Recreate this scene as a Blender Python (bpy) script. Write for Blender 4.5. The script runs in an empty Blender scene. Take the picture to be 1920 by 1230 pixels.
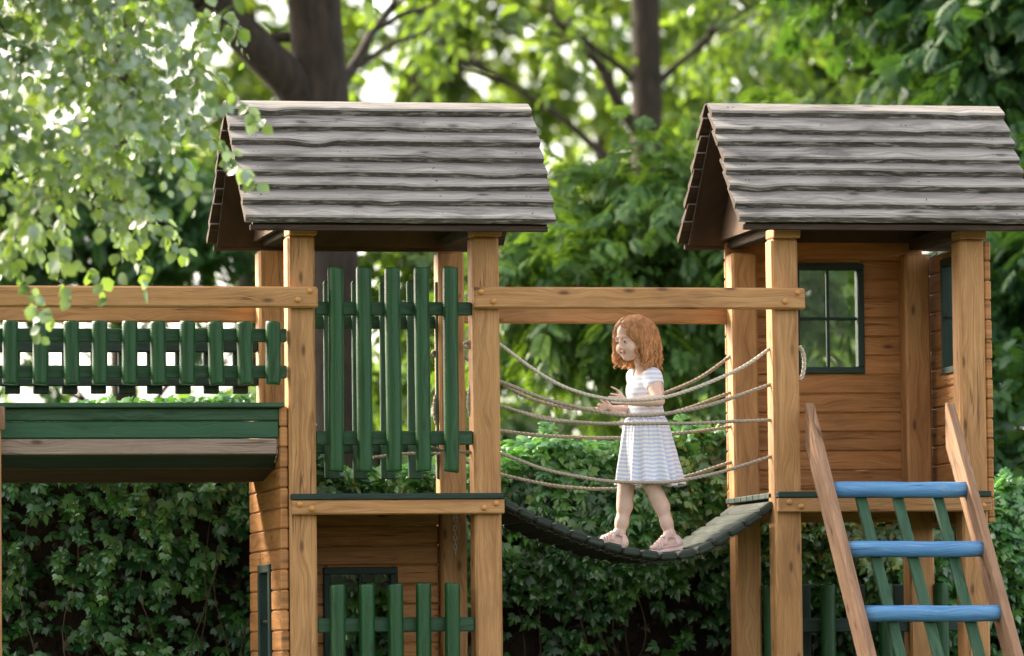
import bpy, bmesh, math, random
import numpy as np
from mathutils import Vector, Matrix, noise as mnoise

R = math.radians
random.seed(7)
rng = np.random.default_rng(11)
scene = bpy.context.scene
C = scene.collection

# ---------------------------------------------------------------- camera
FPX = 9600.0                       # focal length in pixels of the 1920 px wide photograph
DIST = 24.0
PSI, PIT, ROL = math.atan(0.204), math.atan(625 / 9600), 0.011
FLOOR_Z = 1.5
fwd = Vector((math.sin(PSI) * math.cos(PIT), math.cos(PSI) * math.cos(PIT), math.sin(PIT)))
rt0 = Vector((math.cos(PSI), -math.sin(PSI), 0))
up0 = rt0.cross(fwd)
CR = rt0 * math.cos(ROL) - up0 * math.sin(ROL)
CU = up0 * math.cos(ROL) + rt0 * math.sin(ROL)
AIM = Vector((0, 0, FLOOR_Z + 0.79))
CAM = AIM - fwd * DIST
cam_d = bpy.data.cameras.new("camera")
cam = bpy.data.objects.new("camera", cam_d)
C.objects.link(cam)
cam.matrix_world = Matrix(((CR.x, CU.x, -fwd.x, CAM.x), (CR.y, CU.y, -fwd.y, CAM.y), (CR.z, CU.z, -fwd.z, CAM.z), (0, 0, 0, 1)))
cam_d.sensor_width = 36.0
cam_d.lens = FPX / 1920 * 36.0
cam_d.clip_start = 0.5
cam_d.clip_end = 3000
cam_d.dof.use_dof = True
cam_d.dof.focus_distance = DIST + 0.15
cam_d.dof.aperture_fstop = 1.9
scene.camera = cam


def at(px, py, Y):
    """point of the plane Y = const seen at a pixel of the photograph"""
    d = fwd * FPX + CR * (px - 960) + CU * (615 - py)
    t = (Y - CAM.y) / d.y
    return CAM + d * t


def X(px, Y=0.0, py=700):
    return at(px, py, Y).x


def Z(py, Y=0.0, px=960):
    return at(px, py, Y).z


# ---------------------------------------------------------------- sky, sun, exposure
SUN = Vector((-0.62, 0.60, 0.52)).normalized()
world = bpy.data.worlds.new("World")
scene.world = world
world.use_nodes = True
wn, wl = world.node_tree.nodes, world.node_tree.links
wn.clear()
sky = wn.new("ShaderNodeTexSky")
sky.sky_type = "NISHITA"
sky.sun_disc = False
sky.sun_elevation = math.asin(SUN.z)
sky.sun_rotation = math.atan2(SUN.x, SUN.y)
sky.air_density = 1.0
sky.dust_density = 3.5
sky.ozone_density = 1.0
hs = wn.new("ShaderNodeHueSaturation")
hs.inputs["Saturation"].default_value = 0.45
tint = wn.new("ShaderNodeMix")
tint.data_type = "RGBA"
tint.blend_type = "MULTIPLY"
tint.inputs[0].default_value = 1.0
tint.inputs[7].default_value = (1.0, 0.95, 0.895, 1)
bg = wn.new("ShaderNodeBackground")
bg.inputs["Strength"].default_value = 0.15
wo = wn.new("ShaderNodeOutputWorld")
wl.new(sky.outputs[0], hs.inputs["Color"])
wl.new(hs.outputs[0], tint.inputs[6])
wl.new(tint.outputs[2], bg.inputs["Color"])
wl.new(bg.outputs[0], wo.inputs["Surface"])
sun_d = bpy.data.lights.new("sun", "SUN")
sun_d.energy = 2.2
sun_d.angle = R(10)
sun_d.color = (1.0, 0.87, 0.64)
sun = bpy.data.objects.new("sun", sun_d)
C.objects.link(sun)
sun.location = (-20, 20, 30)
sun.rotation_euler = SUN.to_track_quat("Z", "Y").to_euler()
scene.view_settings.view_transform = "Standard"
scene.view_settings.look = "None"
scene.view_settings.gamma = 1.0
scene.view_settings.exposure = 2.3
scene.render.engine = "CYCLES"
cy = scene.cycles
cy.use_denoising = True
cy.denoising_prefilter = "ACCURATE"
cy.max_bounces = 7
cy.diffuse_bounces = 4
cy.glossy_bounces = 3
cy.transmission_bounces = 4
cy.transparent_max_bounces = 8
cy.sample_clamp_indirect = 6.0
cy.caustics_reflective = False
cy.caustics_refractive = False


# ---------------------------------------------------------------- node helpers, materials
class NT:
    def __init__(s, name):
        s.mat = bpy.data.materials.new(name)
        s.mat.use_nodes = True
        s.n, s.l = s.mat.node_tree.nodes, s.mat.node_tree.links
        s.n.clear()
        s.out = s.n.new("ShaderNodeOutputMaterial")

    def _in(s, sock, v):
        if v is None:
            return
        if isinstance(v, bpy.types.NodeSocket):
            s.l.new(v, sock)
        elif isinstance(v, (tuple, list)) and sock.type == "RGBA":
            sock.default_value = tuple(v)[:3] + (1,)
        else:
            sock.default_value = v

    def node(s, typ, props=None, **ins):
        n = s.n.new(typ)
        for k, v in (props or {}).items():
            setattr(n, k, v)
        for k, v in ins.items():
            s._in(n.inputs[k.replace("_", " ")], v)
        return n

    def uv(s):
        return s.node("ShaderNodeUVMap").outputs[0]

    def obj(s):
        return s.node("ShaderNodeNewGeometry").outputs["Position"]

    def island(s):
        return s.node("ShaderNodeNewGeometry").outputs["Random Per Island"]

    def mapping(s, vec, scale=(1, 1, 1), loc=(0, 0, 0)):
        return s.node("ShaderNodeMapping", Vector=vec, Scale=scale, Location=loc).outputs[0]

    def noise(s, vec, scale=5, detail=3, rough=0.55, dist=0.0):
        return s.node("ShaderNodeTexNoise", Vector=vec, Scale=scale, Detail=detail, Roughness=rough, Distortion=dist).outputs[0]

    def voro(s, vec, scale=5, feature="F1", out="Distance", rnd=1.0):
        return s.node("ShaderNodeTexVoronoi", {"feature": feature, "voronoi_dimensions": "2D"}, Vector=vec, Scale=scale, Randomness=rnd).outputs[out]

    def ramp(s, fac, stops, mode="LINEAR"):
        n = s.node("ShaderNodeValToRGB", Fac=fac)
        cr = n.color_ramp
        cr.interpolation = mode
        while len(cr.elements) < len(stops):
            cr.elements.new(0.5)
        for e, (p, c) in zip(cr.elements, stops):
            e.position = p
            e.color = (c if isinstance(c, (tuple, list)) else (c, c, c))[:3] + (1,) if isinstance(c, tuple) else (c, c, c, 1)
        return n.outputs[0]

    def mix(s, fac, a, b, mode="MIX"):
        n = s.n.new("ShaderNodeMix")
        n.data_type = "RGBA"
        n.blend_type = mode
        s._in(n.inputs[0], fac)
        s._in(n.inputs[6], a)
        s._in(n.inputs[7], b)
        return n.outputs[2]

    def math(s, op, a, b=None, c=None, clamp=False):
        n = s.n.new("ShaderNodeMath")
        n.operation = op
        n.use_clamp = clamp
        s._in(n.inputs[0], a)
        if b is not None:
            s._in(n.inputs[1], b)
        if c is not None:
            s._in(n.inputs[2], c)
        return n.outputs[0]

    def bump(s, h, strength=0.3, dist=0.003):
        return s.node("ShaderNodeBump", Height=h, Strength=strength, Distance=dist).outputs[0]

    def bsdf(s, **ins):
        b = s.n.new("ShaderNodeBsdfPrincipled")
        for k, v in ins.items():
            s._in(b.inputs[k.replace("_", " ")], v)
        s.l.new(b.outputs[0], s.out.inputs[0])
        return b


def wood(name, light, mid, dark, rough=0.55, knots=1.0, crack=1.0, bump=0.35, wear=None, wear_amt=0.0, spec=0.35, rings=0.0, weather=0.0, isl_var=0.6, warp_amt=1.0):
    t = NT(name)
    uv = t.uv()
    warp = t.noise(t.mapping(uv, (2.2, 5, 1), (1, 2, 0)), 1.0, 2, 0.5)
    kd0 = t.voro(t.mapping(uv, (3.2, 9.0, 1)), 1.0)
    bend = t.math("ADD", t.math("MULTIPLY", warp, 0.05 * warp_amt), t.math("MULTIPLY", t.ramp(kd0, [(0.0, 1.0), (0.45, 0.0)]), 0.03))
    guv = t.node("ShaderNodeVectorMath", {"operation": "ADD"}).outputs[0]
    cmb = t.node("ShaderNodeCombineXYZ")
    t.l.new(bend, cmb.inputs[1])
    t.l.new(uv, guv.node.inputs[0])
    t.l.new(cmb.outputs[0], guv.node.inputs[1])
    g1 = t.noise(t.mapping(guv, (1.3, 42, 1)), 1.0, 5, 0.65, 0.3)
    g2 = t.noise(t.mapping(guv, (5, 210, 1)), 1.0, 3, 0.6)
    big = t.noise(t.mapping(uv, (1.1, 6, 1)), 1.0, 2, 0.5)
    # knots: stretched voronoi cells, only some cells carry one
    kv = t.mapping(uv, (3.2, 9.0, 1))
    kd = t.voro(kv, 1.0)
    kc = t.voro(kv, 1.0, out="Color")
    ksel = t.ramp(kc, [(0.56, 0.0), (0.60, 1.0)])
    knot = t.mix(1.0, t.ramp(kd, [(0.04, 1.0), (0.12, 0.0)]), ksel, "MULTIPLY")
    halo = t.mix(1.0, t.ramp(kd, [(0.08, 1.0), (0.30, 0.0)]), ksel, "MULTIPLY")
    col = t.ramp(g1, [(0.30, dark), (0.47, mid), (0.66, light)])
    col = t.mix(t.ramp(big, [(0.35, 0.0), (0.7, 0.45)]), col, mid)
    col = t.mix(0.45, col, t.mix(1.0, col, t.ramp(g2, [(0.32, 0.45), (0.58, 1.12)]), "MULTIPLY"))
    isl = t.island()
    col = t.mix(isl_var, col, t.mix(1.0, col, t.ramp(isl, [(0.0, (0.72, 0.70, 0.68)), (1.0, (1.14, 1.12, 1.08))]), "MULTIPLY"))
    dk = tuple(c * 0.30 for c in dark)
    if knots:
        col = t.mix(t.math("MULTIPLY", halo, 0.35 * knots), col, dark)
        col = t.mix(t.math("MULTIPLY", knot, 0.85 * knots), col, dk)
    cr = t.noise(t.mapping(uv, (0.8, 30, 1), (3.1, 1.7, 0)), 1.0, 2, 0.45, 0.2)
    crk = t.ramp(t.math("ABSOLUTE", t.math("SUBTRACT", cr, 0.5)), [(0.0, 1.0), (0.014, 0.0)])
    crs = t.ramp(t.noise(t.mapping(uv, (1.2, 3.0, 1), (9, 4, 0)), 1.0, 1), [(0.52, 0.0), (0.58, 1.0)])
    crm = t.math("MULTIPLY", crk, crs)
    if crack:
        col = t.mix(t.math("MULTIPLY", crm, 0.92 * crack), col, dk)
    if weather:
        w = t.noise(t.mapping(uv, (2.0, 7, 1), (5, 5, 0)), 1.0, 4, 0.65)
        col = t.mix(t.math("MULTIPLY", t.ramp(w, [(0.50, 0.0), (0.66, 1.0)]), weather), col, tuple(c * 0.55 for c in dark))
    if wear is not None:
        wv = t.noise(t.mapping(uv, (7, 60, 1), (2, 8, 0)), 1.0, 5, 0.7)
        col = t.mix(t.ramp(wv, [(0.60 - 0.1 * wear_amt, 0.0), (0.72 - 0.1 * wear_amt, wear_amt)]), col, wear)
    h = t.mix(0.35, g1, g2)
    h = t.mix(1.0, h, t.math("MULTIPLY", crm, 0.9), "SUBTRACT")
    if rings:
        sx = t.node("ShaderNodeSeparateXYZ", Vector=uv).outputs[0]
        wv2 = t.math("SINE", t.math("MULTIPLY", sx, 2 * math.pi / 0.0078))
        h = t.mix(rings, h, wv2, "ADD")
    t.bsdf(Base_Color=col, Roughness=t.ramp(g1, [(0.2, min(1, rough + 0.15)), (0.8, rough)]), Normal=t.bump(h, bump, 0.004)).inputs["Specular IOR Level"].default_value = spec
    return t.mat


M = {}
M["tan"] = wood("tan_stained_wood", (0.56, 0.305, 0.125), (0.46, 0.234, 0.086), (0.30, 0.137, 0.046), 0.55, weather=0.42)
M["plank"] = wood("orange_brown_plank", (0.52, 0.245, 0.086), (0.42, 0.188, 0.060), (0.26, 0.105, 0.032), 0.55, weather=0.5)
M["brown"] = wood("bare_brown_wood", (0.36, 0.215, 0.130), (0.27, 0.150, 0.085), (0.15, 0.078, 0.042), 0.7, weather=0.3)
M["pickets"] = wood("glossy_green_paint", (0.015, 0.084, 0.022), (0.010, 0.062, 0.015), (0.005, 0.034, 0.008), 0.27, knots=0.5, crack=0.6, bump=0.35, wear=(0.03, 0.09, 0.045), wear_amt=0.15, spec=0.32, rings=0.16)
M["green"] = wood("faded_green_paint", (0.046, 0.115, 0.058), (0.033, 0.086, 0.041), (0.016, 0.045, 0.021), 0.6, knots=0.5, crack=0.6, wear=(0.13, 0.17, 0.13), wear_amt=0.3)
M["green_box"] = wood("mid_green_paint", (0.030, 0.105, 0.050), (0.020, 0.082, 0.034), (0.012, 0.050, 0.020), 0.5, knots=0.4, crack=0.4, wear=(0.07, 0.14, 0.08), wear_amt=0.25)
M["dark_green"] = wood("dark_green_paint", (0.020, 0.048, 0.036), (0.014, 0.036, 0.026), (0.008, 0.020, 0.015), 0.55, knots=0.2, crack=0.3)
M["deck"] = wood("worn_green_deck", (0.045, 0.058, 0.045), (0.028, 0.038, 0.030), (0.013, 0.019, 0.015), 0.7, knots=0.4, wear=(0.13, 0.135, 0.11), wear_amt=0.4)
M["blue"] = wood("blue_paint", (0.125, 0.310, 0.52), (0.080, 0.235, 0.45), (0.036, 0.122, 0.28), 0.45, knots=0.15, crack=1.0, wear=(0.34, 0.44, 0.54), wear_amt=0.4, spec=0.5)
M["grey_beam"] = wood("greyed_beam", (0.40, 0.31, 0.25), (0.29, 0.21, 0.165), (0.18, 0.115, 0.085), 0.8, weather=0.3)
M["shingle"] = wood("weathered_grey_plank", (0.35, 0.325, 0.298), (0.245, 0.225, 0.204), (0.125, 0.110, 0.098), 0.75, knots=0.9, crack=1.0, bump=0.6, weather=0.75, isl_var=0.9, warp_amt=0.25, spec=0.3)
M["bark_edge"] = wood("dark_barky_edge", (0.150, 0.128, 0.112), (0.085, 0.070, 0.060), (0.028, 0.021, 0.018), 0.9, knots=0.3, crack=0.5, bump=0.8, warp_amt=0.3, wear=(0.33, 0.305, 0.28), wear_amt=0.95)
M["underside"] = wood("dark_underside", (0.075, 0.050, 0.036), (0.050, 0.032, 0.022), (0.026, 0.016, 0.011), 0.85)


def mat_simple(name, col, rough=0.5, metal=0.0, nscale=None, var=0.25, bump=0.0):
    t = NT(name)
    c = col
    nrm = None
    if nscale:
        nz = t.noise(t.obj(), nscale, 4, 0.6)
        c = t.mix(1.0, col, t.ramp(nz, [(0.25, 1 - var), (0.75, 1 + var)]), "MULTIPLY")
        if bump:
            nrm = t.bump(nz, bump, 0.004)
    b = t.bsdf(Base_Color=c, Roughness=rough, Metallic=metal)
    if nrm is not None:
        t.l.new(nrm, b.inputs["Normal"])
    return t.mat


M["bolt"] = mat_simple("tan_bolt_cap", (0.50, 0.235, 0.065), 0.35, 0.0, 60, 0.2)
M["steel"] = mat_simple("galvanised_steel", (0.42, 0.40, 0.37), 0.45, 0.8, 80, 0.3)
M["rope_pale"] = mat_simple("pale_hemp_rope", (0.50, 0.435, 0.35), 0.9, 0, 160, 0.35, 0.5)
M["rope_dark"] = mat_simple("weathered_hemp_rope", (0.31, 0.255, 0.19), 0.9, 0, 160, 0.4, 0.5)


def osb():
    t = NT("fibrous_brown_board")
    p = t.obj()
    v = t.noise(t.mapping(p, (30, 30, 70)), 1.0, 2)
    n = t.noise(p, 60, 4, 0.7, 1.2)
    c = t.mix(0.5, t.ramp(v, [(0.1, (0.03, 0.013, 0.006)), (0.9, (0.11, 0.053, 0.024))]), t.ramp(n, [(0.3, (0.025, 0.011, 0.005)), (0.7, (0.11, 0.052, 0.023))]))
    t.bsdf(Base_Color=c, Roughness=0.85, Normal=t.bump(n, 0.4))
    return t.mat


M["osb"] = osb()


def glass():
    t = NT("clear_pane")
    tr = t.node("ShaderNodeBsdfTransparent", Color=(0.97, 0.985, 0.975))
    gl = t.node("ShaderNodeBsdfGlossy", Color=(0.9, 0.9, 0.9), Roughness=0.03)
    fr = t.node("ShaderNodeFresnel", IOR=1.35)
    mx = t.n.new("ShaderNodeMixShader")
    t.l.new(t.math("MULTIPLY", fr.outputs[0], 0.3), mx.inputs[0])
    t.l.new(tr.outputs[0], mx.inputs[1])
    t.l.new(gl.outputs[0], mx.inputs[2])
    t.l.new(mx.outputs[0], t.out.inputs[0])
    return t.mat


M["pane"] = glass()


def leafmat(name, a, b, c, trans, tw=0.45, gloss=0.08, rough=0.4, nscale=1.6):
    """a, b, c: leaf colours from dark to light; trans: colour of light passing through"""
    t = NT(name)
    r = t.island()
    col = t.ramp(r, [(0.0, a), (0.5, b), (0.92, c), (1.0, tuple(min(1, x * 1.25) for x in c))])
    big = t.noise(t.obj(), nscale, 2, 0.5)
    col = t.mix(1.0, col, t.ramp(big, [(0.3, 0.72), (0.7, 1.25)]), "MULTIPLY")
    tcol = t.mix(1.0, trans, t.ramp(r, [(0.0, (0.7, 0.75, 0.5)), (1.0, (1.15, 1.1, 1.0))]), "MULTIPLY")
    d = t.node("ShaderNodeBsdfDiffuse", Color=col)
    tl = t.node("ShaderNodeBsdfTranslucent", Color=tcol)
    m1 = t.n.new("ShaderNodeMixShader")
    m1.inputs[0].default_value = tw
    t.l.new(d.outputs[0], m1.inputs[1])
    t.l.new(tl.outputs[0], m1.inputs[2])
    g = t.node("ShaderNodeBsdfGlossy", Color=(0.95, 1.0, 0.95), Roughness=rough)
    m2 = t.n.new("ShaderNodeMixShader")
    m2.inputs[0].default_value = gloss
    t.l.new(m1.outputs[0], m2.inputs[1])
    t.l.new(g.outputs[0], m2.inputs[2])
    t.l.new(m2.outputs[0], t.out.inputs[0])
    return t.mat


def bark(name, a, b):
    t = NT(name)
    p = t.obj()
    n = t.noise(t.mapping(p, (18, 18, 5)), 1.0, 6, 0.65, 0.6)
    t.bsdf(Base_Color=t.ramp(n, [(0.3, a), (0.7, b)]), Roughness=0.95, Normal=t.bump(n, 0.8, 0.02))
    return t.mat


M["bark"] = bark("brown_bark", (0.012, 0.008, 0.006), (0.055, 0.037, 0.026))
M["bark_grey"] = bark("grey_bark", (0.016, 0.011, 0.008), (0.070, 0.050, 0.036))
M["twig"] = bark("twig_bark", (0.05, 0.03, 0.018), (0.14, 0.09, 0.055))


# ---------------------------------------------------------------- mesh collector
class MB:
    def __init__(s):
        s.v, s.f, s.uv, s.m, s.s = [], [], [], [], []

    def add(s, verts, faces, uvs=None, mat=0, smooth=False):
        o = len(s.v)
        s.v.extend([tuple(v) for v in verts])
        for i, f in enumerate(faces):
            s.f.append(tuple(o + k for k in f))
            s.uv.append(uvs[i] if uvs else [(0.0, 0.0)] * len(f))
            s.m.append(mat[i] if isinstance(mat, (list, tuple)) else mat)
            s.s.append(smooth)

    def box(s, lo, hi, axis="z", bev=0.006, rot=None, piv=None, mat=0):
        """bevelled board between two corners; axis = direction of its grain"""
        lo, hi = Vector(lo), Vector(hi)
        c = (lo + hi) / 2
        h = (hi - lo) / 2
        b = min(bev, min(h) * 0.45)
        ax = "xyz".index(axis)
        o1, o2 = [k for k in range(3) if k != ax]
        ou, ov = random.uniform(0, 50), random.uniform(0, 50)
        idx, vs = {}, []
        for sx in (-1, 1):
            for sy in (-1, 1):
                for sz in (-1, 1):
                    sg = (sx, sy, sz)
                    for k in range(3):
                        p = [sg[j] * (h[j] - (0 if j == k else b)) for j in range(3)]
                        idx[(sg, k)] = len(vs)
                        vs.append(Vector(p))
        fs = []
        for k in range(3):
            a, d = [j for j in range(3) if j != k]
            for sg in (-1, 1):
                q = []
                for sa, sd in ((-1, -1), (1, -1), (1, 1), (-1, 1)):
                    t = [0, 0, 0]
                    t[k], t[a], t[d] = sg, sa, sd
                    q.append(idx[(tuple(t), k)])
                fs.append(q)
        for k in range(3):
            a, d = [j for j in range(3) if j != k]
            for sa in (-1, 1):
                for sd in (-1, 1):
                    t0, t1 = [0, 0, 0], [0, 0, 0]
                    t0[k], t0[a], t0[d] = -1, sa, sd
                    t1[k], t1[a], t1[d] = 1, sa, sd
                    t0, t1 = tuple(t0), tuple(t1)
                    fs.append([idx[(t0, a)], idx[(t1, a)], idx[(t1, d)], idx[(t0, d)]])
        for sx in (-1, 1):
            for sy in (-1, 1):
                for sz in (-1, 1):
                    fs.append([idx[((sx, sy, sz), k)] for k in range(3)])
        uvs = []
        for f in fs:
            n = (vs[f[1]] - vs[f[0]]).cross(vs[f[2]] - vs[f[0]])
            an = [abs(n[0]), abs(n[1]), abs(n[2])]
            k = an.index(max(an))
            if k == ax:
                uvs.append([(ou + vs[i][o1] * 0.3, ov + vs[i][o2]) for i in f])
            else:
                w = o2 if k == o1 else o1
                uvs.append([(ou + vs[i][ax], ov + vs[i][w] + (0.37 if k == o1 else 0)) for i in f])
        # outward faces
        for i, f in enumerate(fs):
            n = (vs[f[1]] - vs[f[0]]).cross(vs[f[2]] - vs[f[0]])
            m = sum((vs[j] for j in f), Vector()) / len(f)
            if n.dot(m) < 0:
                fs[i] = f[::-1]
                uvs[i] = uvs[i][::-1]
        if rot is not None:
            pv = Vector(piv) if piv is not None else c
            vs = [rot @ (v + c - pv) + pv for v in vs]
        else:
            vs = [v + c for v in vs]
        s.add(vs, fs, uvs, mat)

    def tube(s, pts, rad, n=10, mat=0, cap=True, smooth=True, lobes=None, squash=1.0, roll=0.0):
        """tube along pts; rad a number or a list; lobes = (count, depth, turns) twists a rope"""
        pts = [Vector(p) for p in pts]
        N = len(pts)
        ou, ov = random.uniform(0, 50), random.uniform(0, 50)
        nrm = None
        vs, L = [], 0.0
        us = []
        for i, p in enumerate(pts):
            t = (pts[min(i + 1, N - 1)] - pts[max(i - 1, 0)])
            t = t.normalized() if t.length > 1e-9 else Vector((0, 0, 1))
            if nrm is None:
                nrm = t.orthogonal().normalized()
            nrm = (nrm - t * nrm.dot(t))
            nrm = nrm.normalized() if nrm.length > 1e-6 else t.orthogonal().normalized()
            bn = t.cross(nrm)
            if i:
                L += (p - pts[i - 1]).length
            us.append(L)
            r = rad[i] if isinstance(rad, (list, tuple, np.ndarray)) else rad
            for k in range(n):
                a = 2 * math.pi * k / n + roll
                rr = r
                if lobes:
                    rr = r * (1 - lobes[1] * (1 - abs(math.cos(lobes[0] * 0.5 * (a - L * lobes[2])))))
                vs.append(p + nrm * (math.cos(a) * rr) + bn * (math.sin(a) * rr * squash))
        fs, uvs = [], []
        r0 = max(rad) if isinstance(rad, (list, tuple, np.ndarray)) else rad
        for i in range(N - 1):
            for k in range(n):
                k2 = (k + 1) % n
                fs.append([i * n + k, i * n + k2, (i + 1) * n + k2, (i + 1) * n + k])
                v0, v1 = ov + r0 * 2 * math.pi * k / n, ov + r0 * 2 * math.pi * (k + 1) / n
                uvs.append([(ou + us[i], v0), (ou + us[i], v1), (ou + us[i + 1], v1), (ou + us[i + 1], v0)])
        s.add(vs, fs, uvs, mat, smooth)
        if cap:
            o = len(s.v) - len(vs)
            for ring in (0, N - 1):
                q = [o + ring * n + k for k in range(n)]
                if ring == 0:
                    q = q[::-1]
                s.f.append(tuple(q))
                s.uv.append([(ou + s.v[i][0] * 0.3, ov + s.v[i][2]) for i in q])
                s.m.append(mat)
                s.s.append(False)

    def build(s, name, mats, parent=None, label=None):
        me = bpy.data.meshes.new(name)
        me.from_pydata(s.v, [], s.f)
        ul = me.uv_layers.new(name="UVMap")
        ul.data.foreach_set("uv", [c for f in s.uv for p in f for c in p])
        me.polygons.foreach_set("material_index", s.m)
        me.polygons.foreach_set("use_smooth", s.s)
        for m in (mats if isinstance(mats, (list, tuple)) else [mats]):
            me.materials.append(m)
        me.update()
        return link(name, me, parent, label)


def link(name, me, parent=None, label=None):
    o = bpy.data.objects.new(name, me)
    C.objects.link(o)
    if parent is not None:
        o.parent = parent
        if parent.type == "EMPTY":
            o.location = -parent.location
    if label:
        o["label"] = label
    return o


def thing(name, label, cat, loc=(0, 0, 0), group=None):
    o = bpy.data.objects.new(name, None)
    C.objects.link(o)
    o.location = loc
    o.empty_display_size = 0.2
    o["label"] = label
    o["category"] = cat
    if group:
        o["group"] = group
    return o


def board(name, mat, parent, lo, hi, axis, bev=0.006, label=None):
    m = MB()
    m.box(lo, hi, axis, bev)
    return m.build(name, mat, parent, label)


def bolt(p, parent, n=(0, -1, 0)):
    """domed cap screwed on a front face"""
    m = MB()
    r = 0.0145
    prof = [(r * 1.0, 0.0), (r * 0.98, 0.004), (r * 0.82, 0.0085), (r * 0.45, 0.0115), (0.001, 0.0125)]
    vs, fs = [], []
    k = 14
    for (rr, d) in prof:
        for i in range(k):
            a = 2 * math.pi * i / k
            vs.append((p[0] + rr * math.cos(a), p[1] - d, p[2] + rr * math.sin(a)))
    for j in range(len(prof) - 1):
        for i in range(k):
            fs.append([j * k + i, j * k + (i + 1) % k, (j + 1) * k + (i + 1) % k, (j + 1) * k + i])
    m.add(vs, fs, None, 0, True)
    return m.build("bolt", M["bolt"], parent)


# ---------------------------------------------------------------- ground
def ground():
    n = 90
    me = bpy.data.meshes.new("ground")
    xs = np.concatenate([-np.geomspace(900, 12, 14), np.linspace(-10, 10, 40), np.geomspace(12, 900, 14)])
    ys = np.concatenate([-np.geomspace(200, 12, 10), np.linspace(-10, 40, 50), np.geomspace(45, 900, 14)])
    vs = []
    for y in ys:
        for x in xs:
            vs.append((x, y, 0.04 * mnoise.noise(Vector((x * 0.3, y * 0.3, 0)))))
    w = len(xs)
    fs = [(j * w + i, j * w + i + 1, (j + 1) * w + i + 1, (j + 1) * w + i) for j in range(len(ys) - 1) for i in range(w - 1)]
    me.from_pydata(vs, [], fs)
    t = NT("lawn_soil")
    p = t.obj()
    n1 = t.noise(p, 0.8, 4)
    n2 = t.noise(p, 30, 4, 0.7)
    c = t.mix(t.ramp(n1, [(0.4, 0.0), (0.6, 1.0)]), (0.045, 0.085, 0.022), (0.075, 0.060, 0.036))
    c = t.mix(1.0, c, t.ramp(n2, [(0.3, 0.6), (0.7, 1.4)]), "MULTIPLY")
    t.bsdf(Base_Color=c, Roughness=0.95, Normal=t.bump(n2, 0.6, 0.03))
    me.materials.append(t.mat)
    o = link("ground", me)
    o["kind"] = "structure"
    o["label"] = "shaded lawn and bare soil under the play frame"
    o["category"] = "ground"


ground()

# ---------------------------------------------------------------- play towers
PW = 0.128           # posts are 12.8 cm square
YB = 0.85            # front face of the rear posts
YR = YB + PW         # rear face of the rear posts
ZTOP = Z(443, -0.0, 740)      # underside of the plates that carry the roof
ZPLATE = Z(428, -0.03, 740)
Y_EAVE, Y_RIDGE, Y_REAR = -0.17, 0.43, 1.03


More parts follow.
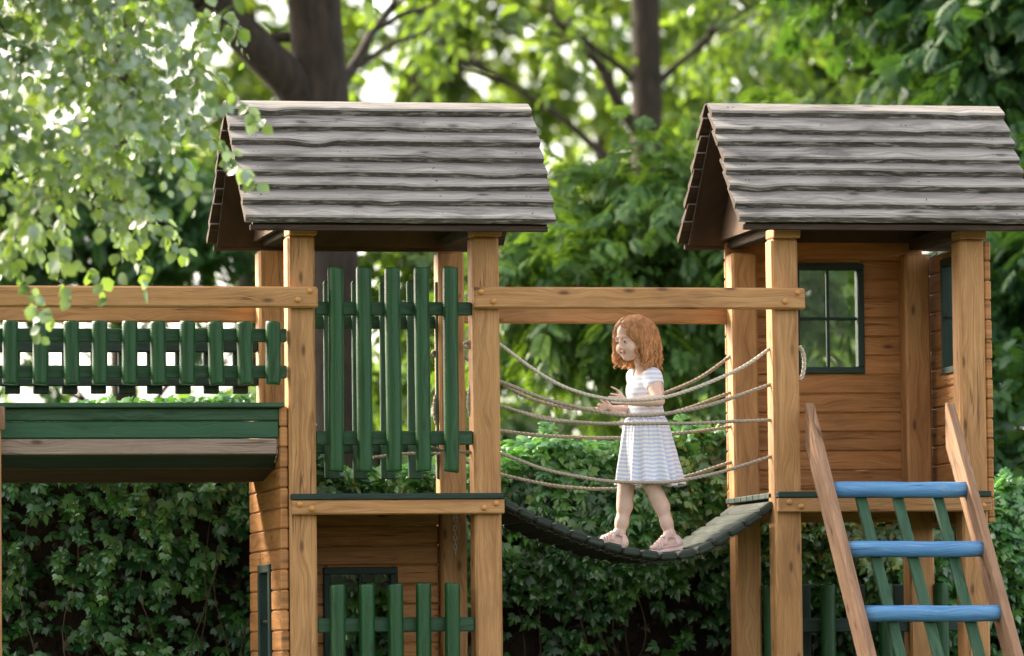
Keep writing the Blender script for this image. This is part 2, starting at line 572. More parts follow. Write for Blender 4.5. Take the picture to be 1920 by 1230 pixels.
def roof(tower, xl, xr, zr, ze, seed):
    """gable roof of overlapping waney planks, ridge along X"""
    rnd = random.Random(seed)
    rf = MB()
    rows = 8
    for side in (-1, 1):
        ye = Y_EAVE if side < 0 else Y_REAR
        run, rise = abs(ye - Y_RIDGE), zr - ze
        sl = math.hypot(run, rise)
        dy, dz = (ye - Y_RIDGE) / sl, -rise / sl           # down-slope
        ny, nz = (-(-dz)) * (-1 if side > 0 else 1) * 1.0, abs(dy)
        ny = dz if side < 0 else -dz                        # outward normal
        pitch = (sl - 0.012) / rows
        th = 0.037
        seg = 44
        s_marks = [0.0]
        for k in range(rows):
            s_marks.append(pitch * (k + 1) + (rnd.uniform(-0.014, 0.014) if k < rows - 1 else 0))
        for k in range(rows):
            s0, s1 = max(0.0, s_marks[k] - 0.035), s_marks[k + 1] + 0.006
            e0, e1 = xl - rnd.uniform(0, 0.012), xr + rnd.uniform(0, 0.014)
            ph = rnd.uniform(0, 100)
            t_lo, t_hi = 0.049 + rnd.uniform(-0.002, 0.004), 0.004
            if k == 0:
                t_hi = 0.012
            vs, fs, uvs, ms = [], [], [], []
            ou, ov = rnd.uniform(0, 60), rnd.uniform(0, 60)
            for i in range(seg + 1):
                x = e0 + (e1 - e0) * i / seg
                q = mnoise.noise(Vector((x * 2.2, ph, side))) * 0.006 + mnoise.noise(Vector((x * 7, ph + 9, side))) * 0.004
                kn = mnoise.noise(Vector((x * 4.1, ph + 31, 3.3)))
                q += max(0, kn - 0.38) * 0.075               # knots bulge the waney edge
                if k == rows - 1:
                    q *= 0.25
                bow = mnoise.noise(Vector((x * 1.3, ph + 50, side))) * 0.004
                tl = t_lo + bow
                wth = th + mnoise.noise(Vector((x * 3.1, ph + 70, side))) * 0.004
                prof = [(s0, t_hi), (s1 - 0.012 + q * 0.8, tl - 0.0002), (s1 + q, tl - 0.004), (s1 + 0.004 + q, tl - wth + 0.004), (s1 + q - 0.002, tl - wth), (s0, t_hi - 0.012)]
                for (s_, t_) in prof:
                    vs.append((x, Y_RIDGE + dy * s_ + ny * t_, zr + dz * s_ + nz * t_))
            P = 6
            for i in range(seg):
                for j in range(P):
                    j2 = (j + 1) % P
                    f = [i * P + j, (i + 1) * P + j, (i + 1) * P + j2, i * P + j2]
                    fs.append(f)
                    cu = [ou + vs[a][0] for a in f]
                    vj = [0, 0.10, 0.108, 0.134, 0.15, 0.25, 0.27]
                    cv = [ov + vj[j], ov + vj[j], ov + vj[j + 1], ov + vj[j + 1]]
                    uvs.append(list(zip(cu, cv)))
                    ms.append(1 if j in (2, 3) else (2 if j == 4 else 0))
            fs.append(list(range(P)))
            fs.append([seg * P + j for j in range(P)][::-1])
            for q_ in (0, 1):
                uvs.append([(ou + j * 0.01, ov + j * 0.02) for j in range(P)])
                ms.append(2)
            rf.add(vs, fs, uvs, ms)
            for xn in np.arange(e0 + 0.10, e1, 0.42):
                for _ in range(2):
                    px_ = xn + rnd.uniform(-0.02, 0.02)
                    sn = s1 - 0.045 + rnd.uniform(-0.006, 0.006)
                    tn = t_hi + (t_lo - t_hi) * (sn - s0) / (s1 - s0) + 0.001
                    cp = Vector((px_, Y_RIDGE + dy * sn + ny * tn, zr + dz * sn + nz * tn))
                    rf.tube([cp, cp + Vector((0, ny, nz)) * 0.0016], 0.0035, 7, mat=2)
        # sheathing strip under the planks, set back from the ends
        yv, zv = Y_RIDGE, zr - 0.010
        a = [(xl + 0.035, yv, zv), (xr - 0.03, yv, zv), (xr - 0.03, ye - dy * 0.03, ze + 0.012), (xl + 0.035, ye - dy * 0.03, ze + 0.012)]
        b = [(p[0], p[1] - ny * 0.016, p[2] - nz * 0.016 - 0.004) for p in a]
        uvq = [(p[0], (p[1] + p[2]) * 0.7) for p in a]
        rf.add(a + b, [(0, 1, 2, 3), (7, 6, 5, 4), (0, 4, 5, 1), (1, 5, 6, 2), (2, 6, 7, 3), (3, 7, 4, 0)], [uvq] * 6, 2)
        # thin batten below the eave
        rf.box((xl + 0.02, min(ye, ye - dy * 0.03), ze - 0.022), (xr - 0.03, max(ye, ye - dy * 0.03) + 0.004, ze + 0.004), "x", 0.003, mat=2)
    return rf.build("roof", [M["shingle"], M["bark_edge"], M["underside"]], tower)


def gable(tower, x, zr, ze, th=0.02):
    m = MB()
    yc = Y_RIDGE
    half = abs(Y_REAR - yc) - 0.05
    top, base = zr - 0.055, ze + 0.02
    pts = [(yc - half, base), (yc + half, base), (yc + half, base + 0.01), (yc, top), (yc - half, base + 0.01)]
    vs = [(x, y, z) for y, z in pts] + [(x + th, y, z) for y, z in pts]
    n = len(pts)
    fs = [list(range(n))[::-1], [n + i for i in range(n)]] + [[i, (i + 1) % n, n + (i + 1) % n, n + i] for i in range(n)]
    m.add(vs, fs)
    return m.build("gable_board", M["osb"], tower)


def pole(x, y, z0, z1, r, parent, name="picket", mat="pickets", flat=0.75):
    """turned half log, slightly crooked, with rounded ends"""
    m = MB()
    ph = random.uniform(0, 99)
    zs = [0, 0.006, 0.02] + list(np.linspace(0.06, 0.94, 9)) + [0.98, 0.994, 1.0]
    L = z1 - z0
    zz, rr = [], []
    for i, t in enumerate([0, 0.004 / L, 0.012 / L] + list(np.linspace(0.06, 0.94, 9)) + [1 - 0.012 / L, 1 - 0.004 / L, 1]):
        zz.append(z0 + t * L)
        k = {0: 0.90, 1: 0.97, 14: 0.90, 13: 0.97}.get(i, 1.0)
        rr.append(r * k * (1 + 0.025 * mnoise.noise(Vector((t * 3, ph, 0)))))
    lx = random.uniform(-0.004, 0.004)
    pts = [(x + lx * (t - 0.5) * 2 + 0.0028 * mnoise.noise(Vector(((z - z0) * 2.2, ph, 5))), y, z) for z, t in zip(zz, np.linspace(0, 1, len(zz)))]
    m.tube(pts, rr, 22, squash=1.0)
    return m.build(name, M[mat], parent)


def picket_panel(tower, xs, z0, z1, rails, xl, xr, y, r, mat="pickets", railmat="green", flat=False, name="picket_fence", lean=0.0):
    """two rails with upright half logs screwed to their front"""
    p = None
    for (a, b) in rails:
        m = MB()
        m.box((xl, y, a), (xr, y + 0.036, b), "x", 0.005)
        p = m.build(name if p is None else "rail", M[railmat], tower if p is None else p)
    for x in xs:
        if flat:
            board("picket", M[mat], p, (x - r, y - 0.027, z0 + random.uniform(-0.004, 0.004)), (x + r, y - 0.002, z1 + random.uniform(-0.004, 0.004)), "z", 0.006)
        else:
            pole(x, y - r * 0.92, z0 + random.uniform(-0.003, 0.003), z1 + random.uniform(-0.003, 0.003), r, p, mat=mat)
    return p


def plank_wall(parent, name, along, a0, a1, z0, z1, d0, d1, ph, hole=None, mat="plank", top_off=0.0):
    """horizontal planks; along = 'x' or 'y'; d0..d1 the thickness on the other axis; hole = (a, b, za, zb)"""
    m = MB()
    z = z1
    while z > z0 + 0.01:
        lo = max(z0, z - ph)
        segs = [(a0, a1)]
        if hole and lo < hole[3] - 0.004 and z > hole[2] + 0.004:
            segs = [(a0, hole[0]), (hole[1], a1)]
        for (s, e) in segs:
            if e - s < 0.01:
                continue
            j = random.uniform(-0.0015, 0.0015)
            if along == "x":
                m.box((s, d0 + j, lo + 0.0008), (e, d1 + j, z - 0.0008), "x", 0.007)
            else:
                m.box((d0 + j, s, lo + 0.0008), (d1 + j, e, z - 0.0008), "y", 0.007)
        if len(segs) > 1:
            parts_ = []
            if z > hole[3] + 0.006:
                parts_.append((max(lo, hole[3] - 0.004), z))
            if lo < hole[2] - 0.006:
                parts_.append((lo, min(z, hole[2] + 0.004)))
            for (pa, pb) in parts_:
                if along == "x":
                    m.box((hole[0] + 0.0005, d0 + 0.001, pa + 0.0012), (hole[1] - 0.0005, d1 + 0.001, pb - 0.0012), "x", 0.006)
                else:
                    m.box((d0 + 0.001, hole[0] + 0.0005, pa + 0.0012), (d1 + 0.001, hole[1] - 0.0005, pb - 0.0012), "y", 0.006)
        z -= ph
    return m.build(name, M[mat], parent)


def window(parent, along, a0, a1, z0, z1, d, dep, fw=0.035, bars=(1, 1), mat="dark_green"):
    """framed window in a plank wall: a0..a1 along the wall, d front of the frame, dep its depth"""
    def b(m, s, e, lo, hi, dd0, dd1, ax):
        if along == "x":
            m.box((s, dd0, lo), (e, dd1, hi), ax, 0.004)
        else:
            m.box((dd0, s, lo), (dd1, e, hi), "y" if ax == "x" else ax, 0.004)
    m = MB()
    b(m, a0, a1, z1 - fw, z1, d, d + dep, "x")
    b(m, a0, a1, z0, z0 + fw, d, d + dep, "x")
    b(m, a0, a0 + fw, z0 + fw, z1 - fw, d, d + dep, "z")
    b(m, a1 - fw, a1, z0 + fw, z1 - fw, d, d + dep, "z")
    w = m.build("window", M[mat], parent)
    q = dep * 0.35
    for k in range(bars[0]):
        c = a0 + (a1 - a0) * (k + 1) / (bars[0] + 1)
        mm = MB()
        b(mm, c - 0.008, c + 0.008, z0 + fw, z1 - fw, d + q, d + q + 0.02, "z")
        mm.build("glazing_bar", M[mat], w)
    for k in range(bars[1]):
        c = z0 + (z1 - z0) * (k + 1) / (bars[1] + 1)
        mm = MB()
        b(mm, a0 + fw, a1 - fw, c - 0.008, c + 0.008, d + q - 0.002, d + q + 0.018, "x")
        mm.build("glazing_bar", M[mat], w)
    g = MB()
    gd = d + dep * 0.75
    if along == "x":
        g.box((a0 + fw, gd, z0 + fw), (a1 - fw, gd + 0.003, z1 - fw), "x", 0.0005)
    else:
        g.box((gd, a0 + fw, z0 + fw), (gd + 0.003, a1 - fw, z1 - fw), "y", 0.0005)
    g.build("pane", M["pane"], w)
    return w


def tower_frame(tower, xl, xr, xbl, xbr, zf, seed):
    for x in (xl, xr - PW):
        board("post", M["tan"], tower, (x, 0, -0.05), (x + PW, PW, ZTOP), "z", 0.011)
    for x in (xbl, xbr):
        board("post", M["tan"], tower, (x, YB, -0.05), (x + PW, YR, ZTOP), "z", 0.011)
    for x in (xl + 0.004, xr - PW + 0.004):
        board("header_block", M["tan"], tower, (x, -0.03, ZTOP + 0.001), (x + PW + 0.004, PW, ZPLATE + 0.012), "y", 0.005)
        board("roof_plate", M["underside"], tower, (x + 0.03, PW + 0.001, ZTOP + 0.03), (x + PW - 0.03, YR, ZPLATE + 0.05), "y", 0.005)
    # floor boards and the fascia under them
    fl = MB()
    y = -0.048
    while y < YR:
        fl.box((xl - 0.0 if y > 0 else xl + 0.004, y, zf - 0.028), (xr + 0.004, min(y + 0.118, YR), zf), "x", 0.004)
        y += 0.121
    fl.build("floor_deck", M["dark_green"], tower)
    fa = MB()
    fa.box((xl + 0.006, -0.042, zf - 0.097), (xr + 0.006, -0.001, zf - 0.0295), "x", 0.006)
    fo = fa.build("fascia_beam", M["tan"], tower)
    fb = MB()
    fb.box((xbl + PW + 0.002, YB + 0.02, zf - 0.12), (xbr - 0.002, YB + 0.06, zf - 0.0295), "x", 0.006)
    fb.build("joist", M["tan"], tower)
    return fo


# left tower -------------------------------------------------------
xl, xr = X(541), X(938)
xbl, xbr = X(487, YB), X(824, YB)
zf = Z(925, -0.04, 740)
tl = thing("play_tower", "open wooden play tower with tall green half log pickets and a low fence", "play tower", (xl + 0.5, 0.45, 0))
fo = tower_frame(tl, xl, xr, xbl, xbr, zf, 1)
for (a, b) in ((562.5, 945.5), (584.5, 953.5), (908, 952), (930.5, 943.5)):
    p = at(a, b, -0.042)
    bolt(p, fo)
ZR, ZE = Z(195, Y_RIDGE, 730), Z(424, Y_EAVE, 740)
RXL, RXR = X(461, Y_EAVE, 420), X(1039, Y_EAVE, 420)
roof(tl, RXL, RXR, ZR, ZE, 3)
gable(tl, xl - 0.012, ZR, ZE)
gable(tl, xr - 0.01, ZR, ZE)
r = 0.0365
pz0, pz1 = Z(884, -0.03, 740), Z(501, -0.03, 740)
picket_panel(tl, [X(c, -0.03) for c in (631, 684, 739, 793.5, 847)], pz0, pz1,
             [(Z(591, 0.02, 740), Z(566, 0.02, 740)), (Z(834, 0.02, 740), Z(808, 0.02, 740))], xl + PW - 0.001 + 0.002, xr - PW - 0.001, 0.02, r)
picket_panel(tl, [X(c, YB) for c in (623.5, 676.5, 728.5, 780, 833)], pz0, pz1,
             [(Z(615, YB, 740), Z(591, YB, 740)), (Z(849, YB, 740), Z(826, YB, 740))], xbl + PW + 0.002, xbr - 0.002, YB + 0.05, 0.036, mat="green", flat=True)
lz1 = Z(1094, -0.03, 740)
picket_panel(tl, [X(c, -0.03, 1150) for c in (635, 689.5, 743, 796, 849)], 0.12, lz1,
             [(Z(1185, 0.02, 740), Z(1158, 0.02, 740)), (0.25, 0.32)], xl + PW + 0.002, xr - PW - 0.002, 0.02, r, mat="pickets")
# rear wall of the lower room with a window
PH = 0.0945
wz0, wz1 = 0.03, zf - 0.03
ha0, ha1, hz1, hz0 = X(607, YB + 0.03, 1100), X(746, YB + 0.03, 1100), Z(1063, YB + 0.03, 680), Z(1063, YB + 0.03, 680) - 0.50
plank_wall(tl, "rear_wall", "x", xbl + PW + 0.002, xbr - 0.002, wz0, wz1, YB + 0.05, YB + 0.085, PH, (ha0 + 0.02, ha1 - 0.02, hz0 + 0.02, hz1 - 0.02))
window(tl, "x", ha0, ha1, hz0, hz1, YB + 0.03, 0.05, 0.036, (1, 1))
# left side wall, outside the posts
sx1 = xl - 0.004
sx0 = sx1 - 0.038
sz1 = Z(762, 0.02, 535)
wy0, wy1 = 0.30, 0.66
wzb = Z(1057, 0.3, 500)
plank_wall(tl, "side_wall", "y", 0.012, YR, wz0, sz1, sx0, sx1, PH, (wy0 + 0.02, wy1 - 0.02, wzb - 0.52, wzb - 0.02))
window(tl, "y", wy0, wy1, wzb - 0.54, wzb, sx0 - 0.012, 0.06, 0.04, (1, 1))
# short chain hanging inside
ch = MB()
pc = at(853, 968, 0.45)
for k in range(8):
    c = pc + Vector((0, 0, -0.012 - 0.0225 * k))
    a = [(math.cos(q) * 0.007, math.sin(q) * 0.0145) for q in np.linspace(0, 2 * math.pi, 13)]
    ch.tube([(c.x + (u if k % 2 == 0 else 0), c.y + (0 if k % 2 == 0 else u), c.z + w) for u, w in a], 0.0024, 6)
ch.build("chain", M["steel"], tl)

# right tower ------------------------------------------------------
xl2, xr2 = X(1450), X(1849)
xbl2, xbr2 = X(1375, YB), X(1700, YB)
zf2 = Z(921, -0.04, 1660)
tr = thing("play_tower", "plank walled wooden play tower with a four pane window behind the blue runged ladder", "play tower", (xl2 + 0.5, 0.45, 0))
fo2 = tower_frame(tr, xl2, xr2, xbl2, xbr2, zf2, 2)
for (a, b) in ((1480, 941), (1502, 949.5), (1843.5, 947.5), (1822, 955)):
    bolt(at(a, b, -0.042), fo2)
ZR2, ZE2 = Z(200, Y_RIDGE, 1610), Z(423, Y_EAVE, 1660)
RXL2 = X(1386, Y_EAVE, 424)
roof(tr, RXL2, RXL2 + (RXR - RXL) * 1.0, ZR2, ZE2, 8)
gable(tr, xl2 - 0.012, ZR2, ZE2)
gable(tr, xr2 - 0.01, ZR2, ZE2)
YW = YR + 0.002
ww0, ww1 = X(1488, YW), X(1621, YW)
wza, wzb2 = Z(701, YW, 1560), Z(494, YW, 1560)
plank_wall(tr, "rear_wall", "x", xbl2 + 0.0, xbr2 + PW, zf2 - 0.12, ZTOP + 0.07, YW, YW + 0.034, PH, (ww0 + 0.02, ww1 - 0.02, wza + 0.02, wzb2 - 0.02))
window(tr, "x", ww0, ww1, wza, wzb2, YW - 0.016, 0.055, 0.034, (1, 1))
rx0 = xr2 + 0.003
sw0, sw1 = 0.33, 0.72
plank_wall(tr, "side_wall", "y", 0.012, YR, zf2 - 0.15, ZTOP - 0.005, rx0, rx0 + 0.033, PH, (sw0 + 0.02, sw1 - 0.02, wza + 0.02, wzb2 - 0.02))
window(tr, "y", sw0, sw1, wza - 0.02, wzb2, rx0 - 0.014, 0.055, 0.034, (1, 1))
# rear fence below the floor
picket_panel(tr, [X(c, YB, 1150) for c in (1445, 1552, 1661, 1765)], 0.12, Z(1095, YB, 1600),
             [(Z(1185, YB, 1600), Z(1159, YB, 1600)), (0.22, 0.29)], xbl2 + PW + 0.002, xbr2 - 0.002 + 0.3, YB + 0.03, 0.038, mat="pickets", railmat="dark_green")
picket_panel(tr, [X(c, YR + 0.15, 1150) for c in (1450, 1508, 1610, 1685, 1740)], 0.12, Z(1095, YR + 0.15, 1600),
             [(Z(1180, YR + 0.15, 1600), Z(1164, YR + 0.15, 1600))], xbl2 + PW + 0.002, xbr2 + 0.2, YR + 0.16, 0.03, mat="dark_green", railmat="dark_green", flat=True)

# ---------------------------------------------------------------- ladder on the right tower
lad = thing("ladder", "leaning wooden ladder with three thick blue rungs against the right tower", "ladder", (X(1700, -0.6), -0.5, 0))
Y0L, Y1L = -0.05, -1.72
zt = Z(755, Y0L, 1513)
# side boards: plumb cut at the top, leaning towards the viewer
DZ = zt - 0.0
slope = (Y1L - Y0L) / (0.0 - zt)                    # run per drop


def stringer(x0, th):
    m = MB()
    vert = 0.215
    def yl(z):
        return Y0L - 0.02 + (zt - z) * (-abs(slope))
    prof = [(Y0L + 0.005, zt), (Y0L + 0.005, zt - vert), (yl(0.0) + 0.215 * abs(slope), 0.0), (yl(0.0), 0.0), (Y0L - 0.02, zt - 0.002)]
    vs = [(x0, y, z) for y, z in prof] + [(x0 + th, y, z) for y, z in prof]
    n = len(prof)
    fs = [list(range(n)), [n + i for i in range(n)][::-1]] + [[i, n + i, n + (i + 1) % n, (i + 1) % n] for i in range(n)]
    ou = random.uniform(0, 40)
    dirv = Vector((0, slope, 1)).normalized()
    nv = Vector((0, 1, -slope)).normalized()
    uvs = []
    for f in fs:
        uvs.append([(ou + Vector(vs[i]).dot(dirv), ou + Vector(vs[i]).dot(nv) + vs[i][0]) for i in f])
    bm = bmesh.new()
    bv = [bm.verts.new(v) for v in vs]
    ul = bm.loops.layers.uv.new("UVMap")
    for f, u in zip(fs, uvs):
        bf = bm.faces.new([bv[i] for i in f])
        for lp, c in zip(bf.loops, u):
            lp[ul].uv = c
    bmesh.ops.recalc_face_normals(bm, faces=bm.faces)
    bmesh.ops.bevel(bm, geom=list(bm.edges), offset=0.006, segments=2, affect="EDGES", profile=0.5)
    me = bpy.data.meshes.new("side_rail")
    bm.to_mesh(me)
    bm.free()
    me.materials.append(M["brown"])
    return link("side_rail", me, lad)


TH = 0.042
sxL = X(1509, Y0L, 760)
sxR = X(1772, Y0L, 760)
stringer(sxL, TH)
stringer(sxR, TH)


def lad_y(z):
    return Y0L - 0.02 - (zt - z) * abs(slope)


def lad_find(py, px, off):
    """height on the ladder plane that shows at a pixel row"""
    best = None
    for z in np.linspace(0, zt, 800):
        y = lad_y(z) + off
        d = abs(at(px, py, y).z - z)
        if best is None or d < best[0]:
            best = (d, z, y)
    return best[1], best[2]


for py, px in ((918, 1680), (1030, 1705), (1150, 1735)):
    z, y = lad_find(py, px, 0.075)
    m = MB()
    xs = np.linspace(sxL + TH - 0.002, sxR + 0.02, 12)
    m.tube([(x, y + 0.002 * math.sin(x * 5), z + 0.002 * math.sin(x * 9)) for x in xs], [0.0375 * (1 + 0.02 * math.sin(i * 1.7)) for i in range(12)], 24)
    m.build("rung", M["blue"], lad)
zlow, ylow = 0.0, lad_y(0.0)
for k, px in enumerate((1604, 1673, 1748)):
    z1, y1 = lad_find(915, px - 5, 0.135)
    x = at(px - 5, 915, y1).x
    m = MB()
    L = math.hypot(lad_y(0.05) - lad_y(z1), z1 - 0.05)
    ang = math.atan(abs(slope))
    rot = Matrix.Rotation(ang, 3, "X")
    rot = Matrix.Rotation(-ang, 3, "X")
    m.box((x, y1 - 0.012, z1 - L), (x + 0.052, y1 + 0.012, z1 + 0.02), "z", 0.004, rot=rot, piv=(x, y1, z1))
    m.build("slat", M["green"], lad)

# ---------------------------------------------------------------- walkway on the left
wk = thing("wooden_walkway", "green railed plank walkway joining the open tower from the edge of the picture", "walkway", (X(250), 0.45, 0))
XW0 = X(-190)


def handrail(parent, x0, x1, y, z0, z1, bolts, mat="tan"):
    h = board("handrail", M[mat], parent, (x0, y, z0), (x1, y + 0.042, z1), "x", 0.009)
    for p in bolts:
        bolt(Vector((p[0], y, p[1])), h)
    return h


hz1, hz0 = Z(537, -0.044, 560), Z(577, -0.044, 560)
handrail(wk, XW0, X(595), -0.044, hz0, hz1, [(at(582, 545, -0.044).x, at(582, 545, -0.044).z), (at(558.5, 562, -0.044).x, at(558.5, 562, -0.044).z)])
handrail(wk, XW0, xbl + PW, YR + 0.002, hz0, hz1, [])
xr_ = xl - 0.004
fp = board("picket_fence", M["green"], wk, (XW0, 0.012, Z(641, 0.012, 500)), (xr_, 0.047, Z(616, 0.012, 500)), "x", 0.005)
board("rail", M["green"], fp, (XW0, 0.012, Z(709, 0.012, 500)), (xr_, 0.047, Z(685, 0.012, 500)), "x", 0.005)
cx = [512.5, 460, 405.5, 351.5, 297.5, 243, 187.5, 134, 76, 19, -36, -92, -148]
for c in cx:
    pole(X(c, -0.02), -0.018, Z(721, -0.02, 500), Z(603, -0.02, 500), 0.0365, fp)
fp2 = board("picket_fence", M["dark_green"], wk, (XW0, YB + 0.03, Z(660, YB, 500)), (xbl - 0.002, YB + 0.066, Z(638, YB, 500)), "x", 0.005)
board("rail", M["dark_green"], fp2, (XW0, YB + 0.03, Z(723, YB, 500)), (xbl - 0.002, YB + 0.066, Z(700, YB, 500)), "x", 0.005)
for c in (455, 400, 347, 293.5, 240, 188, 134, 80, 26, -28, -82, -136):
    x = X(c, YB)
    pz = board("picket", M["dark_green"], fp2, (x - 0.038, YB + 0.067, Z(737, YB, 500)), (x + 0.038, YB + 0.092, Z(628, YB, 500)), "z", 0.006)
# trough shaped plank body, lower boards turned under, their shade put into darker colours
XE = X(533, 0.0, 800)
body = MB()
prof = [  # y0, z0(px), y1, z1(px) of each board's face
    (0.028, 765, 0.024, 789, "a"), (0.024, 790, 0.020, 822, "b"), (0.012, 823, 0.010, 852, "c"),
    (0.035, 854, 0.16, 878, "d"), (0.16, 879, 0.50, 902, "e"), (0.50, 902, 0.83, 905, "e")]
parts = {"a": MB(), "b": MB(), "c": MB(), "d": MB(), "e": MB()}
ends = {"a": 533, "b": 523, "c": 519, "d": 519, "e": 515}
for (y0, p0, y1, p1, key) in prof:
    za, zb = Z(p0, y0, 300), Z(p1, y1, 300)
    L = math.hypot(y1 - y0, za - zb)
    ang = math.atan2(y1 - y0, za - zb)
    x1 = X(ends[key], y0, 830)
    parts[key].box((XW0, y0, za - L + 0.001), (x1, y0 + 0.03, za), "x", 0.005, rot=Matrix.Rotation(ang, 3, "X"), piv=(0, y0, za))
lip = MB()
lip.box((XW0, -0.012, Z(764, 0, 300)), (XE, 0.10, Z(755, 0, 300)), "x", 0.004)
lip.box((XW0, 0.101, Z(762, 0, 300)), (XE, YB, Z(756, 0, 300)), "x", 0.004)
lip.build("walkway_deck", M["green"], wk)
m = parts["a"]
m.build("side_board", M["green"], wk)
parts["b"].build("side_board", M["green_box"], wk)
parts["c"].build("side_beam", M["grey_beam"], wk, "pale grey weathered beam along the underside")
parts["d"].build("lower_board", M["dark_green"], wk)
parts["e"].build("bottom_board", M["underside"], wk)
# plank end at the far end of the walkway
board("end_post", M["tan"], wk, (X(-28, -0.03, 790), -0.035, 0.0), (X(2, -0.03, 790), 0.05, Z(765, -0.03, 0)), "z", 0.01)
m = MB()
m.box((X(-28, -0.06, 790), -0.06, Z(806, -0.06, 0)), (X(10, -0.06, 790), -0.036, Z(762, -0.06, 0)), "z", 0.01)
m.build("end_block", M["brown"], wk)

# ---------------------------------------------------------------- rope bridge
br = thing("rope_bridge", "sagging dark green plank bridge strung with ropes between the two towers", "rope bridge", (X(1195), 0.42, FLOOR_Z - 0.3))
handrail(br, X(887), X(1508), -0.044, Z(579, -0.044, 1200), Z(538.5, -0.044, 1200),
         [(at(a, b, -0.044).x, at(a, b, -0.044).z) for a, b in ((902, 547), (925, 565), (1495.5, 548.5), (1472, 565.5))])
handrail(br, xbr, xbl2 + PW + 0.02, YR + 0.002, Z(579, -0.044, 1200), Z(538.5, -0.044, 1200), [])
DY0, DY1 = 0.045, 0.845
edge = [(940, 930), (946, 933), (980, 949), (1013, 967), (1047, 980), (1081, 993.5), (1120, 1007), (1154, 1019), (1191, 1027), (1227, 1033), (1261, 1035.5), (1295, 1031), (1325, 1019), (1357, 999), (1389, 979), (1421, 957), (1449, 935), (1456, 929)]
ex = [at(a, b, DY0) for a, b in edge]
EX, EZ = np.array([p.x for p in ex]), np.array([p.z for p in ex])


def deck_z(x):
    return float(np.interp(x, EX, EZ))


# boards of equal width along the curve
fine = np.linspace(EX[1], EX[-2], 600)
fz = np.interp(fine, EX, EZ)
fz = np.convolve(np.pad(fz, 12, "edge"), np.ones(25) / 25, "valid")
sl = np.concatenate([[0], np.cumsum(np.hypot(np.diff(fine), np.diff(fz)))])
NB = 16
dk = MB()
for k in range(NB):
    s0, s1 = sl[-1] * k / NB + 0.0055, sl[-1] * (k + 1) / NB - 0.0055
    xa, xb = np.interp([s0, s1], sl, fine)
    za, zb = np.interp([xa, xb], fine, fz)
    ang = math.atan2(zb - za, xb - xa)
    L = math.hypot(xb - xa, zb - za)
    cx_, cz_ = (xa + xb) / 2, (za + zb) / 2
    jy = random.uniform(-0.006, 0.006)
    jt = random.uniform(-0.045, 0.045)
    dk.box((cx_ - L / 2, DY0 + jy, cz_ - 0.040), (cx_ + L / 2, DY1 + jy, cz_ - 0.001), "y", 0.010, rot=Matrix.Rotation(-ang + jt, 3, "Y"), piv=(cx_, 0, cz_))
dk.build("bridge_deck", M["deck"], br)


M["chain_dark"] = mat_simple("dull_chain", (0.10, 0.095, 0.085), 0.6, 0.5, 80, 0.4)


def chain_under(y):
    m = MB()
    nlink = 64
    for k in range(nlink):
        s = sl[-1] * (k + 0.5) / nlink
        x = np.interp(s, sl, fine)
        z = np.interp(x, fine, fz) - 0.050
        x2 = np.interp(min(s + 0.01, sl[-1]), sl, fine)
        z2 = np.interp(x2, fine, fz) - 0.050
        tx, tz = x2 - x, z2 - z
        q = math.hypot(tx, tz) or 1
        tx, tz = tx / q, tz / q
        pts = []
        for a in np.linspace(0, 2 * math.pi, 11):
            l, w = math.cos(a) * 0.0135, math.sin(a) * 0.0065
            if k % 2:
                pts.append((x + tx * l, y + w, z + tz * l))
            else:
                pts.append((x + tx * l - tz * w, y, z + tz * l + tx * w))
        m.tube(pts, 0.0016, 5, cap=False)
    m.build("chain", M["chain_dark"], br)


chain_under(DY0 + 0.05)
chain_under(DY1 - 0.05)


def catmull(ps, n):
    ps = [Vector(p) for p in ps]
    ps = [ps[0] * 2 - ps[1]] + ps + [ps[-1] * 2 - ps[-2]]
    out = []
    for i in range(1, len(ps) - 2):
        p0, p1, p2, p3 = ps[i - 1:i + 3]
        for k in range(n):
            t = k / n
            out.append(0.5 * ((2 * p1) + (p2 - p0) * t + (2 * p0 - 5 * p1 + 4 * p2 - p3) * t * t + (3 * p1 - p0 - 3 * p2 + p3) * t ** 3))
    out.append(ps[-2])
    return out


def resample(ps, step):
    d = [0]
    for i in range(1, len(ps)):
        d.append(d[-1] + (ps[i] - ps[i - 1]).length)
    n = max(2, int(d[-1] / step))
    q = np.linspace(0, d[-1], n)
    a = np.array([[p.x, p.y, p.z] for p in ps])
    return [Vector((np.interp(t, d, a[:, 0]), np.interp(t, d, a[:, 1]), np.interp(t, d, a[:, 2]))) for t in q]


def rope(ps, parent, r=0.0115, mat="rope_dark", name="rope"):
    pts = resample(catmull(ps, 12), 0.0045)
    pts = [p + Vector((0, 0, 0.0025 * mnoise.noise(Vector((p.x * 6, p.y * 3, p.z * 2))))) for p in pts]
    m = MB()
    m.tube(pts, r, 15, lobes=(3, 0.42, 95.0))
    return m.build(name, M[mat], parent)


def rope_px(pts, y, **k):
    return rope([at(a, b, y) for a, b in pts], br, **k)


